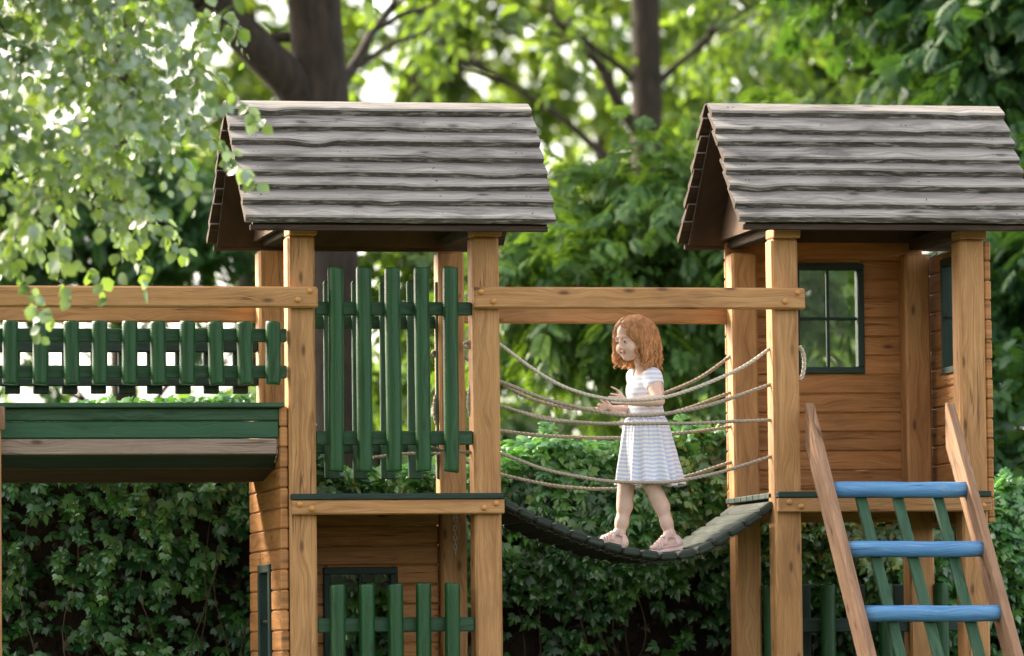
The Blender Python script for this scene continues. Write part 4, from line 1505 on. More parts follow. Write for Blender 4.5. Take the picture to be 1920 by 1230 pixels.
# ---------------------------------------------------------------- pale hanging tree at the upper left, nearer than the frame
def near_tree():
    YN = -3.0
    tx = at(-420, 1240, YN).x
    t = thing("birch_tree", "pale round leafed tree whose hanging twigs veil the upper left corner", "tree", (tx, YN, 0))
    m = MB()
    trunk_profile(m, tx, YN, 0.11, 4.6, (0.05, 0))
    P, A, U, S = [], [], [], []
    tw = MB()
    ends = []
    hub = at(-380, -140, YN)
    for k in range(26):
        e = at(random.uniform(-200, 420), random.uniform(-330, 60), YN + random.uniform(-0.7, 0.7))
        pts = limb(m, hub + Vector((0, 0, random.uniform(-0.5, 0.6))), e, 0.022, 0.006, 0.18, 0.08, 14, 7)
        ends.append(pts)

    def hang(p, d, L, leafn, drop=0.9):
        """a thin drooping twig with alternate leaves"""
        pts = []
        q = Vector(p)
        v = Vector(d).normalized()
        n = 12
        for i in range(n + 1):
            pts.append(q.copy())
            v = (v + Vector((random.gauss(0, 0.09), random.gauss(0, 0.09), -drop * 0.16))).normalized()
            q = q + v * (L / n)
        tw.tube(pts, [0.0026 - 0.0017 * i / n for i in range(n + 1)], 4, cap=False)
        for j in range(leafn):
            f = (j + random.random()) / leafn * n
            i = min(int(f), n - 1)
            c = pts[i].lerp(pts[i + 1], f - i)
            dv = (pts[i + 1] - pts[i]).normalized()
            sd = dv.orthogonal().normalized()
            sd = Matrix.Rotation(j * 2.6 + random.uniform(-0.6, 0.6), 3, dv) @ sd
            a = sd * 0.75 + dv * 0.5 + Vector((0, 0, -0.55))
            P.append((c + sd * 0.012)[:]); A.append(a[:])
            U.append((random.gauss(0, 0.6), random.gauss(-0.35, 0.5), random.gauss(0.7, 0.35)))
            S.append(random.uniform(0.034, 0.070))

    for pts in ends:
        for k in range(9):
            p = random.choice(pts[3:])
            hang(p, (random.uniform(-1, 1), random.uniform(-1, 1), random.uniform(-0.2, 0.5)), random.uniform(0.3, 0.7), random.randint(10, 18))
    # the mass that fills the corner: twigs seeded through the volume it takes in the picture
    edge = [(-260, 560), (0, 560), (60, 520), (150, 500), (230, 505), (270, 460), (270, 420), (250, 380), (290, 300), (370, 250), (410, 200), (400, 120), (400, 60), (350, -20), (420, -330), (-260, -330)]
    def inside(x, y):
        c = False
        n = len(edge)
        for i in range(n):
            x1, y1 = edge[i]
            x2, y2 = edge[(i + 1) % n]
            if (y1 > y) != (y2 > y) and x < (x2 - x1) * (y - y1) / (y2 - y1) + x1:
                c = not c
        return c
    cnt = 0
    while cnt < 470:
        x, y = random.uniform(-260, 440), random.uniform(-330, 470)
        if not inside(x, y + 60):
            continue
        if mnoise.noise(Vector((x * 0.008, y * 0.008, 2.2))) < -0.22:
            continue
        cnt += 1
        hang(at(x, y, YN + random.uniform(-0.9, 0.9)), (random.uniform(-0.7, 1), random.uniform(-0.8, 0.8), random.uniform(-0.5, 0.4)), random.uniform(0.18, 0.42), random.randint(9, 15))
    # two long twigs that cross the beam and the roof
    for ps, n in (([(20, 470), (38, 520), (60, 560), (82, 595), (72, 640)], 26), ([(130, 440), (150, 490), (185, 520), (200, 560)], 12), ([(110, 470), (120, 520), (125, 560)], 9),
                  ([(340, 230), (400, 262), (430, 292), (455, 318), (490, 352)], 20), ([(400, 130), (440, 180), (470, 215), (490, 240)], 13), ([(280, 410), (310, 440), (320, 470)], 8)):
        pts = catmull([at(a, b, YN + 0.5) for a, b in ps], 8)
        tw.tube(pts, [0.0026 - 0.0016 * i / (len(pts) - 1) for i in range(len(pts))], 4, cap=False)
        for j in range(n):
            f = (j + random.random()) / n * (len(pts) - 1)
            i = min(int(f), len(pts) - 2)
            c = pts[i].lerp(pts[i + 1], f - i)
            P.append((c + Vector((random.gauss(0, 0.012), random.gauss(0, 0.012), 0)))[:])
            A.append((random.gauss(0, 0.7), random.gauss(0, 0.4), -0.6 + random.gauss(0, 0.4)))
            U.append((random.gauss(0, 0.4), -0.8, 0.5))
            S.append(random.uniform(0.045, 0.074))
    m.build("trunk", M["bark_grey"], t)
    tw.build("twigs", M["twig"], t)["kind"] = "stuff"
    leaf_mesh("crown", BIRCH, np.array(P), np.array(A), np.array(U), np.array(S), LM["birch"], t)


near_tree()


# ---------------------------------------------------------------- signed distance modelling for the child
class SDF:
    def __init__(s, lo, hi, h):
        s.lo, s.h = np.array(lo, float), h
        s.n = np.ceil((np.array(hi) - s.lo) / h).astype(int) + 1
        s.D = np.full(s.n, 0.08, np.float32)

    def block(s, lo, hi):
        a = np.clip(np.floor((np.array(lo) - s.lo) / s.h).astype(int), 0, s.n - 1)
        b = np.clip(np.ceil((np.array(hi) - s.lo) / s.h).astype(int) + 1, 1, s.n)
        sl_ = tuple(slice(i, j) for i, j in zip(a, b))
        g = np.meshgrid(*[s.lo[k] + s.h * np.arange(a[k], b[k]) for k in range(3)], indexing="ij")
        return sl_, np.stack(g, -1)

    def comb(s, sl_, d, k, sub=False):
        o = s.D[sl_]
        if sub:
            d = -d
            h = np.clip(0.5 + 0.5 * (d - o) / k, 0, 1) if k > 0 else (d > o).astype(float)
            s.D[sl_] = o + (d - o) * h + k * h * (1 - h)
        else:
            if k > 0:
                h = np.clip(0.5 + 0.5 * (o - d) / k, 0, 1)
                s.D[sl_] = o + (d - o) * h - k * h * (1 - h)
            else:
                s.D[sl_] = np.minimum(o, d)

    def cone(s, a, b, ra, rb, k=0.01, sub=False):
        a, b = np.array(a, float), np.array(b, float)
        m = max(ra, rb) + max(k, 0.004) * 1.5 + 2 * s.h
        sl_, P = s.block(np.minimum(a, b) - m, np.maximum(a, b) + m)
        if P.size == 0:
            return
        ab = b - a
        t = np.clip(((P - a) @ ab) / max(ab @ ab, 1e-12), 0, 1)
        d = np.linalg.norm(P - a - t[..., None] * ab, axis=-1) - (ra + (rb - ra) * t)
        s.comb(sl_, d, k, sub)

    def chain(s, pts, k=0.01):
        for (a, ra), (b, rb) in zip(pts[:-1], pts[1:]):
            s.cone(a, b, ra, rb, k)

    def ell(s, c, r, frame=None, k=0.01, sub=False, cut=None):
        c, r = np.array(c, float), np.array(r, float)
        m = r.max() + max(k, 0.004) * 1.5 + 2 * s.h
        sl_, P = s.block(c - m, c + m)
        if P.size == 0:
            return
        q = P - c
        if frame is not None:
            q = q @ np.array(frame).T
        k0 = np.linalg.norm(q / r, axis=-1)
        k1 = np.linalg.norm(q / (r * r), axis=-1)
        d = k0 * (k0 - 1) / np.maximum(k1, 1e-9)
        if cut is not None:
            d = np.maximum(d, cut(P))
        s.comb(sl_, d, k, sub)

    def mesh(s, name, mats, parent=None, smooth=1, matfn=None):
        D = s.D
        nx, ny, nz = D.shape
        ins = D < 0
        cnt = np.zeros((nx - 1, ny - 1, nz - 1), np.int8)
        for dx in (0, 1):
            for dy in (0, 1):
                for dz in (0, 1):
                    cnt += ins[dx:nx - 1 + dx, dy:ny - 1 + dy, dz:nz - 1 + dz]
        act = (cnt > 0) & (cnt < 8)
        idx = np.argwhere(act)
        ID = np.full(act.shape, -1, np.int32)
        ID[act] = np.arange(len(idx))
        acc = np.zeros((len(idx), 3))
        num = np.zeros(len(idx))
        cor = [(dx, dy, dz) for dx in (0, 1) for dy in (0, 1) for dz in (0, 1)]
        val = {c: D[idx[:, 0] + c[0], idx[:, 1] + c[1], idx[:, 2] + c[2]] for c in cor}
        for c in cor:
            for ax in range(3):
                if c[ax] == 0:
                    e = list(c)
                    e[ax] = 1
                    e = tuple(e)
                    v0, v1 = val[c], val[e]
                    x = (v0 < 0) != (v1 < 0)
                    t = np.where(x, v0 / np.where(np.abs(v0 - v1) < 1e-12, 1, v0 - v1), 0)
                    p = np.tile(np.array(c, float), (len(idx), 1))
                    p[:, ax] = t
                    acc[x] += p[x]
                    num[x] += 1
        V = s.lo + s.h * (idx + acc / num[:, None])
        Q = []
        for ax in range(3):
            o1, o2 = (ax + 1) % 3, (ax + 2) % 3
            a = [slice(None)] * 3
            b = [slice(None)] * 3
            a[ax], b[ax] = slice(0, -1), slice(1, None)
            x = ins[tuple(a)] != ins[tuple(b)]
            E = np.argwhere(x)
            ok = (E[:, o1] > 0) & (E[:, o2] > 0) & (E[:, o1] < D.shape[o1] - 1) & (E[:, o2] < D.shape[o2] - 1)
            E = E[ok]
            f = ins[E[:, 0], E[:, 1], E[:, 2]]
            q = []
            for d1, d2 in ((-1, -1), (0, -1), (0, 0), (-1, 0)):
                c = E.copy()
                c[:, o1] += d1
                c[:, o2] += d2
                q.append(ID[c[:, 0], c[:, 1], c[:, 2]])
            q = np.stack(q, 1)
            q[~f] = q[~f][:, ::-1]
            Q.append(q)
        Q = np.concatenate(Q)
        for _ in range(smooth):
            A_ = np.zeros_like(V)
            n = np.zeros(len(V))
            for i in range(4):
                for j in (1, 3):
                    np.add.at(A_, Q[:, i], V[Q[:, (i + j) % 4]])
                    np.add.at(n, Q[:, i], 1)
            V = V * 0.5 + 0.5 * A_ / np.maximum(n, 1)[:, None]
        me = bpy.data.meshes.new(name)
        me.vertices.add(len(V))
        me.vertices.foreach_set("co", V.reshape(-1).astype(np.float32))
        me.loops.add(len(Q) * 4)
        me.loops.foreach_set("vertex_index", Q.reshape(-1).astype(np.int32))
        me.polygons.add(len(Q))
        me.polygons.foreach_set("loop_start", np.arange(len(Q), dtype=np.int32) * 4)
        me.polygons.foreach_set("use_smooth", np.ones(len(Q), bool))
        if matfn is not None:
            me.polygons.foreach_set("material_index", matfn(V[Q].mean(1)).astype(np.int32))
        for m in (mats if isinstance(mats, (list, tuple)) else [mats]):
            me.materials.append(m)
        me.update(calc_edges=True)
        me.validate()
        return link(name, me, parent)


def strands_mesh(name, paths, radii, sides, mat, parent):
    """paths (N, P, 3), radii (N, P): many thin tapering hairs as one mesh"""
    N, P, _ = paths.shape
    T = unit(np.gradient(paths, axis=1))
    ref = np.tile(np.array([0.31, 0.77, 0.56]), (N, P, 1))
    n = unit(np.cross(T, ref))
    b = np.cross(T, n)
    a = np.arange(sides) * 2 * math.pi / sides
    W = paths[:, :, None, :] + radii[:, :, None, None] * (np.cos(a)[None, None, :, None] * n[:, :, None, :] + np.sin(a)[None, None, :, None] * b[:, :, None, :])
    V = W.reshape(-1, 3)
    i = np.arange(N)[:, None, None] * P * sides + np.arange(P - 1)[None, :, None] * sides
    k = np.arange(sides)[None, None, :]
    k2 = (k + 1) % sides
    Q = np.stack([i + k, i + k2, i + sides + k2, i + sides + k], -1).reshape(-1, 4)
    me = bpy.data.meshes.new(name)
    me.vertices.add(len(V))
    me.vertices.foreach_set("co", V.reshape(-1).astype(np.float32))
    me.loops.add(Q.size)
    me.loops.foreach_set("vertex_index", Q.reshape(-1).astype(np.int32))
    me.polygons.add(len(Q))
    me.polygons.foreach_set("loop_start", np.arange(len(Q), dtype=np.int32) * 4)
    me.polygons.foreach_set("use_smooth", np.ones(len(Q), bool))
    me.materials.append(mat)
    me.update(calc_edges=True)
    return link(name, me, parent)


# ---------------------------------------------------------------- materials of the child
def skin():
    t = NT("fair_skin")
    p = t.obj()
    n1 = t.noise(p, 38, 3, 0.55)
    n2 = t.noise(p, 420, 2, 0.5)
    c = t.ramp(n1, [(0.32, (0.70, 0.485, 0.385)), (0.7, (0.77, 0.55, 0.445))])
    n3 = t.noise(p, 9, 2, 0.5)
    c = t.mix(t.ramp(n3, [(0.48, 0.0), (0.68, 0.35)]), c, (0.70, 0.40, 0.33))
    b = t.bsdf(Base_Color=c, Roughness=0.48, Normal=t.bump(n2, 0.06, 0.001))
    b.inputs["Subsurface Weight"].default_value = 0.25
    b.inputs["Subsurface Radius"].default_value = (0.012, 0.005, 0.003)
    b.inputs["Subsurface Scale"].default_value = 0.6
    b.inputs["Specular IOR Level"].default_value = 0.35
    return t.mat


def stripes(name, use_uv, period):
    t = NT(name)
    if use_uv:
        src = t.node("ShaderNodeSeparateXYZ", Vector=t.uv()).outputs[1]
    else:
        src = t.node("ShaderNodeSeparateXYZ", Vector=t.obj()).outputs[2]
        src = t.math("ADD", src, t.math("MULTIPLY", t.noise(t.obj(), 14, 2), 0.010))
    w = t.math("SINE", t.math("MULTIPLY", src, 2 * math.pi / period))
    fine_ = t.noise(t.obj(), 900, 2, 0.5)
    c = t.mix(t.ramp(t.math("MULTIPLY_ADD", w, 0.5, 0.5), [(0.46, 0.0), (0.64, 1.0)]), (0.80, 0.805, 0.84), (0.56, 0.60, 0.78))
    wr = t.noise(t.mapping(t.obj(), (26, 26, 16)), 1.0, 3, 0.55)
    h = t.mix(0.12, wr, fine_)
    b = t.bsdf(Base_Color=c, Roughness=0.85, Normal=t.bump(h, 0.35, 0.012))
    b.inputs["Sheen Weight"].default_value = 0.2
    return t.mat


def hairmat(name, a, b_, rough=0.30):
    t = NT(name)
    r = t.island()
    c = t.ramp(r, [(0.0, a), (1.0, b_)])
    n = t.noise(t.mapping(t.obj(), (75, 75, 22)), 1.0, 2)
    c = t.mix(1.0, c, t.ramp(n, [(0.30, (0.56, 0.47, 0.40)), (0.60, (1.05, 1.05, 1.05))]), "MULTIPLY")
    b = t.bsdf(Base_Color=c, Roughness=rough)
    b.inputs["Specular IOR Level"].default_value = 0.55
    tl = t.node("ShaderNodeBsdfTranslucent", Color=tuple(min(1, x * 1.3) for x in b_))
    mx = t.n.new("ShaderNodeMixShader")
    mx.inputs[0].default_value = 0.25
    t.l.new(b.outputs[0], mx.inputs[1])
    t.l.new(tl.outputs[0], mx.inputs[2])
    t.l.new(mx.outputs[0], t.out.inputs[0])
    return t.mat


M["skin"] = skin()
M["lips"] = mat_simple("rosy_lips", (0.58, 0.29, 0.255), 0.4)
M["mouth"] = mat_simple("dark_mouth", (0.10, 0.02, 0.02), 0.5)
M["teeth"] = mat_simple("tooth_white", (0.72, 0.68, 0.60), 0.3)
M["eye_white"] = mat_simple("eye_white", (0.62, 0.60, 0.58), 0.2)
M["iris"] = mat_simple("brown_iris", (0.055, 0.035, 0.022), 0.15)
M["pupil"] = mat_simple("black_pupil", (0.004, 0.004, 0.004), 0.1)
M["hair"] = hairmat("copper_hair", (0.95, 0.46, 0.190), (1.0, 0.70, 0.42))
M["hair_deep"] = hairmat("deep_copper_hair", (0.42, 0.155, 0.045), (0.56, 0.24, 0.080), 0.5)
M["brow"] = mat_simple("ginger_brow", (0.40, 0.19, 0.10), 0.6)
M["bodice"] = stripes("striped_jersey_bodice", False, 0.0235)
M["skirt"] = stripes("striped_jersey_skirt", True, 0.0195)
M["jelly"] = mat_simple("pale_pink_jelly", (0.74, 0.53, 0.49), 0.4, 0, 60, 0.06)
M["buckle"] = mat_simple("pink_buckle", (0.50, 0.33, 0.28), 0.3, 0.3)

# ---------------------------------------------------------------- the child
GY = 0.40


def J(px, py, dy=0.0):
    return at(px, py, GY + dy)


girl = thing("person", "small child with long curly red hair in a striped dress walking across the rope bridge", "person", J(1210, 1025))
UP = Vector((0, 0, 1))
FT = Vector((-0.906, -0.423, 0))
ST = UP.cross(FT)
tf = [FT[:], ST[:], UP[:]]


def body_sdf(lo, hi, h):
    s = SDF(lo, hi, h)
    s.ell(J(1209, 735), (0.068, 0.090, 0.085), tf, 0.02)
    s.ell(J(1211, 785), (0.070, 0.088, 0.075), tf, 0.03)
    s.ell(J(1214, 835), (0.078, 0.096, 0.075), tf, 0.03)
    return s


hc = J(1186.5, 634.0, -0.012)                  # middle of the head
yaw = R(62)                                   # from the -Y direction towards -X
tilt = R(12)
Fh = Vector((-math.sin(yaw), -math.cos(yaw), 0))
HF = (Fh * math.cos(tilt) - UP * math.sin(tilt))
HS = UP.cross(Fh).normalized()
HUp = HF.cross(HS)
if HUp.z < 0:
    HUp = -HUp
rollm = Matrix.Rotation(R(3), 3, HF)
HS, HUp = rollm @ HS, rollm @ HUp
hf = [HF[:], HS[:], HUp[:]]


def H(f, s, u):
    return hc + HF * f + HS * s + HUp * u


sh_n, el_n, wr_n = J(1224, 707, -0.085), J(1235, 751, -0.165), J(1173, 754, -0.165)
sh_f, el_f, wr_f = J(1192, 707, 0.090), J(1203, 768, 0.075), J(1146, 766.5, 0.0)
FEET = []


def foot_pts(side):
    if side < 0:      # near foot, planted behind
        y = GY - 0.055
        xs = [at(1268, 1012, y).x, at(1235, 1025, y).x, at(1222, 1028, y).x]
        ank = J(1256, 1001, -0.055)
    else:
        y = GY + 0.05
        xs = [at(1166, 1012, y).x, at(1134, 1009, y).x, at(1122, 1008, y).x]
        ank = J(1162, 999, 0.05)
    sole = 0.010
    hz_, bz_, tz_ = [deck_z(x) + 0.004 + sole for x in xs]
    heel = Vector((xs[0], y, hz_ + 0.025))
    ball = Vector((xs[1], y, bz_ + 0.019))
    toe = Vector((xs[2], y, tz_ + 0.012))
    return heel, ball, toe, ank


def leg(s, side):
    heel, ball, toe, ank = foot_pts(side)
    if side < 0:
        ch_ = [(J(1226, 845, -0.05), 0.062), (J(1222, 908, -0.055), 0.0365), (J(1232, 931, -0.053), 0.0310), (J(1241, 950, -0.05), 0.0310), (J(1250, 980, -0.053), 0.0245), (ank, 0.0215)]
    else:
        ch_ = [(J(1196, 845, 0.05), 0.060), (J(1174.5, 908, 0.05), 0.0350), (J(1172, 930, 0.05), 0.0312), (J(1171.5, 949, 0.05), 0.0315), (J(1166, 980, 0.05), 0.0265), (ank, 0.0225)]
    s.chain([(p[:], r) for p, r in ch_], 0.034)
    foot(s, heel, ball, toe, ank)


def foot(s, heel, ball, toe, ank, g=0.0):
    s.cone(ank[:], heel[:], 0.0245 + g, 0.0245 + g, 0.012)
    s.cone(ank[:], ball[:], 0.022 + g, 0.018 + g, 0.015)
    s.cone(heel[:], ball[:], 0.0235 + g, 0.0195 + g, 0.012)
    w = Vector((0, 0.016, 0))
    s.cone((ball - w)[:], (ball + w)[:], 0.0155 + g, 0.0165 + g, 0.01)
    s.cone((ball - w)[:], (toe - w * 0.8)[:], 0.0145 + g, 0.0095 + g, 0.006)
    s.cone((ball + w)[:], (toe + w * 0.8)[:], 0.0145 + g, 0.0090 + g, 0.006)
    s.cone(ball[:], toe[:], 0.015 + g, 0.0105 + g, 0.006)


def finger(s, pts, r0=0.0060, r1=0.0046):
    n = len(pts)
    s.chain([(J(*p)[:], r0 + (r1 - r0) * i / (n - 1)) for i, p in enumerate(pts)], 0.0022)


def build_body():
    s = body_sdf((-0.1, 0.0, 1.20), (1.05, 0.72, 2.60), 0.0026)
    # shrink the box to the child
    lo = Vector((J(1100, 600).x, GY - 0.30, J(1200, 1048).z))
    hi = Vector((J(1300, 600).x, GY + 0.24, J(1200, 585).z))
    s = body_sdf(lo, hi, 0.0026)
    s.cone(sh_n[:], sh_f[:], 0.036, 0.036, 0.03)
    s.cone(J(1206, 697)[:], H(-0.018, 0, -0.045)[:], 0.033, 0.030, 0.022)
    for sd in (-1, 1):
        leg(s, sd)
    # arms
    s.chain([(sh_n[:], 0.037), (sh_n.lerp(el_n, 0.5)[:], 0.0335), (el_n[:], 0.0275), (el_n.lerp(wr_n, 0.3)[:], 0.0265), (wr_n[:], 0.0155)], 0.010)
    s.chain([(sh_f[:], 0.036), (sh_f.lerp(el_f, 0.5)[:], 0.032), (el_f[:], 0.0265), (el_f.lerp(wr_f, 0.35)[:], 0.024), (wr_f[:], 0.0155)], 0.010)
    # near hand: fingers stretched forward, thumb below, little finger lifted
    d = -0.165
    pa, pb = J(1170, 753, d), J(1163, 743.5, d)
    s.cone(wr_n[:], J(1167, 748, d)[:], 0.0150, 0.0140, 0.006)
    for p in ((1162.5, 750), (1161.5, 745.5), (1161.5, 741), (1163.5, 737)):
        s.cone(J(1170, 750.5, d)[:], J(p[0], p[1], d)[:], 0.0105, 0.0068, 0.006)
    finger(s, [(1162.5, 750.3, d), (1153, 750, d - 0.004), (1146.5, 749.2, d + 0.004)])
    finger(s, [(1161.5, 745.7, d), (1151, 745.0, d - 0.006), (1142, 743.8, d)])
    finger(s, [(1161.5, 741.2, d), (1152.5, 739.6, d - 0.004), (1145.5, 738.6, d + 0.006)])
    finger(s, [(1163.5, 737.2, d), (1157.5, 731.5, d - 0.002), (1152, 728, d), (1146.5, 725.6, d + 0.003)], 0.0056, 0.0042)
    finger(s, [(1169, 754.5, d - 0.006), (1160, 755.6, d - 0.014), (1152, 755.2, d - 0.018), (1145.5, 754.4, d - 0.018)], 0.0070, 0.0048)
    # far hand: loosely curled, index raised
    d = 0.0
    s.cone(wr_f[:], J(1140, 761.5, d)[:], 0.0150, 0.0140, 0.006)
    for p in ((1133.5, 756.5), (1131, 760.5), (1130, 764.5), (1131, 768)):
        s.cone(J(1143, 763, d)[:], J(p[0], p[1], d)[:], 0.0110, 0.0070, 0.006)
    finger(s, [(1133.5, 756.2, d), (1129, 752, d - 0.003), (1125.8, 748.4, d)])
    finger(s, [(1131, 760.2, d), (1122.8, 757.4, d - 0.004), (1121.5, 760.2, d - 0.012), (1126, 761.6, d - 0.017)])
    finger(s, [(1130, 764.6, d), (1120.8, 764.0, d - 0.004), (1120.4, 766.6, d - 0.012), (1125, 767.2, d - 0.017)])
    finger(s, [(1131, 768.4, d), (1122.0, 769.4, d - 0.004), (1121.8, 772.2, d - 0.010), (1126, 772.4, d - 0.015)], 0.0056, 0.0044)
    finger(s, [(1142, 757.5, d - 0.004), (1138, 752.5, d - 0.010), (1134.5, 748.6, d - 0.012), (1131.5, 746.8, d - 0.010)], 0.0070, 0.0050)
    # head
    s.ell(H(-0.012, 0, 0.022), (0.088, 0.071, 0.078), hf, 0.01)
    s.ell(H(0.030, 0, -0.028), (0.051, 0.056, 0.066), hf, 0.02)
    s.ell(H(0.032, 0, -0.062), (0.045, 0.044, 0.032), hf, 0.018)
    s.ell(H(0.061, 0, -0.084), (0.017, 0.019, 0.014), hf, 0.016)
    for sd in (-1, 1):
        s.ell(H(0.051, 0.033 * sd, -0.041), (0.030, 0.028, 0.028), hf, 0.016)
        s.ell(H(0.086, 0.029 * sd, -0.004), (0.016, 0.017, 0.010), hf, 0.010, sub=True)
        # lids round the eye
        up_ = np.array(HUp[:])
        c = np.array(H(0.0675, 0.029 * sd, -0.005)[:])
        s.ell(c, (0.0142, 0.0150, 0.0142), hf, 0.003, cut=lambda P, c=c: -((P - c) @ up_ - 0.0028))
        s.ell(c, (0.0138, 0.0148, 0.0138), hf, 0.003, cut=lambda P, c=c: ((P - c) @ up_ + 0.0062))
        s.ell(H(0.074, 0.028 * sd, 0.016), (0.006, 0.018, 0.005), hf, 0.012)
        s.ell(H(-0.008, 0.070 * sd, -0.014), (0.016, 0.008, 0.026), hf, 0.004)
    s.cone(H(0.076, 0, 0.002)[:], H(0.0905, 0, -0.030)[:], 0.0060, 0.0080, 0.008)
    for sd in (-1, 1):
        s.ell(H(0.0835, 0.0085 * sd, -0.0335), (0.0075, 0.0058, 0.0055), hf, 0.005)
    for sd in (-1, 1):
        s.cone(H(0.0800, 0, -0.0530)[:], H(0.0680, 0.0235 * sd, -0.0465)[:], 0.0048, 0.0030, 0.004)
        s.cone(H(0.0780, 0, -0.0650)[:], H(0.0680, 0.0215 * sd, -0.0500)[:], 0.0054, 0.0030, 0.004)
    s.ell(H(0.084, 0, -0.0585), (0.012, 0.0185, 0.0028), hf, 0.0025, sub=True)
    Hc, A3 = np.array(hc[:]), np.array(hf)

    def mats(P):
        q = (P - Hc) @ A3.T
        f, sd, u = q[:, 0], q[:, 1], q[:, 2]
        curve = 0.0048 * (np.abs(sd) / 0.021) ** 2
        up_l = (np.abs(u - curve + 0.0530) < 0.0042) & (np.abs(sd) < 0.0215)
        lo_l = (np.abs(u - curve * 2.2 + 0.0648) < 0.0046) & (np.abs(sd) < 0.0190)
        m = np.where((up_l | lo_l) & (f > 0.066), 1, 0)
        gap = (np.abs(u - curve * 1.3 + 0.0585) < 0.0028) & (np.abs(sd) < 0.0175) & (f > 0.06) & (f < 0.0815)
        return np.where(gap, 2, m)

    return s.mesh("body", [M["skin"], M["lips"], M["mouth"]], girl, 1, mats)


body_o = build_body()

# eyes, brows, teeth
for sd in (-1, 1):
    c = H(0.0675, 0.029 * sd, -0.005)
    gaze = (HF + HS * (-0.12) - HUp * 0.16).normalized()
    vs, fs, ms = [], [], []
    nu, nv = 20, 12
    ax1 = gaze.orthogonal().normalized()
    ax2 = gaze.cross(ax1)
    for j in range(nv + 1):
        th = math.pi * j / nv
        for i in range(nu):
            a = 2 * math.pi * i / nu
            vs.append(c + (gaze * math.cos(th) + (ax1 * math.cos(a) + ax2 * math.sin(a)) * math.sin(th)) * 0.0128)
    for j in range(nv):
        for i in range(nu):
            fs.append([j * nu + i, j * nu + (i + 1) % nu, (j + 1) * nu + (i + 1) % nu, (j + 1) * nu + i])
            ms.append(2 if j < 1 else (1 if j < 2 else 0))
    m = MB()
    m.add(vs, fs, None, ms, True)
    m.build("eye", [M["eye_white"], M["iris"], M["pupil"]], girl)
    m = MB()
    pts = [H(0.0812 - 0.010 * q * q, sd * (0.014 + 0.028 * q), 0.0215 + 0.0030 * math.sin(q * 2.2) - 0.006 * q) for q in np.linspace(0, 1, 9)]
    m.tube(pts, [0.0006, 0.0010, 0.0012, 0.0012, 0.0011, 0.0010, 0.0009, 0.0007, 0.0004], 8, squash=0.6)
    m.build("eyebrow", M["brow"], girl)
    m = MB()
    pts = [c + (HF * math.cos(q * 0.9) + HS * math.sin(q * 0.9)) * 0.0143 + HUp * (0.0034 - 0.0030 * q * q) for q in np.linspace(-1, 1, 9)]
    m.tube(pts, 0.0008, 6)
    m.build("eyelashes", M["brow"], girl)
m = MB()
for k in range(6):
    s_ = (k - 2.5) * 0.0042
    p = H(0.0775 - 18 * s_ * s_, s_, -0.0570 + 9 * s_ * s_)
    m.box((p.x - 0.0019, p.y - 0.0019, p.z - 0.0026), (p.x + 0.0019, p.y + 0.0019, p.z + 0.0026), "z", 0.0009)
m.build("teeth", M["teeth"], girl)

# dress: bodice with cap sleeves, then the gathered skirt
WZ = J(1211, 787).z
lo = Vector((J(1150, 690).x, GY - 0.30, WZ - 0.02))
hi = Vector((J(1270, 690).x, GY + 0.24, J(1210, 675).z))
s = SDF(lo, hi, 0.0024)
s.ell(J(1209, 733), (0.083, 0.103, 0.090), tf, 0.02)
s.ell(J(1211, 782), (0.084, 0.103, 0.090), tf, 0.05)
s.cone(sh_n[:], sh_f[:], 0.0425, 0.0425, 0.03)
for a, b, q in ((sh_n, el_n, 0.30), (sh_f, el_f, 0.30)):
    s.cone(a[:], a.lerp(b, q)[:], 0.043, 0.0455, 0.016)
# cut the sleeves, the hem line and the neckline
sl_, P = s.block(lo, hi)
for a, b, q, rad in ((sh_n, el_n, 0.40, 0.075), (sh_f, el_f, 0.40, 0.075)):
    ax_ = np.array((b - a).normalized()[:])
    c = np.array(a.lerp(b, q)[:])
    if a is sh_n:
        ax_ = unit(ax_ + np.array([0.15, 0, 0]))
    q1 = (P - c) @ ax_
    rr = np.linalg.norm((P - c) - q1[..., None] * ax_, axis=-1)
    out = np.where((q1 > -0.001) & (q1 < 0.08) & (rr < rad) & (np.linalg.norm(P - c, axis=-1) < 0.09), 1.0, -1.0)
    side_ = (P - np.array(J(1209, 735)[:])) @ np.array(ST[:])
    lim = np.abs(side_) - 0.098
    d = np.maximum(np.maximum(-q1, rr - rad), -lim)
    d = np.maximum(d, q1 - 0.08)
    s.comb(sl_, d.astype(np.float32), 0.004, True)
s.comb(sl_, (P[..., 2] - WZ).astype(np.float32), 0.0, True)
s.ell(J(1199, 690, -0.01) + FT * 0.012, (0.058, 0.060, 0.040), tf, 0.004, sub=True)
s.cone(J(1204, 700)[:], J(1196, 660, -0.01)[:], 0.040, 0.046, 0.004, True)
dress = s.mesh("dress", M["bodice"], girl, 2)


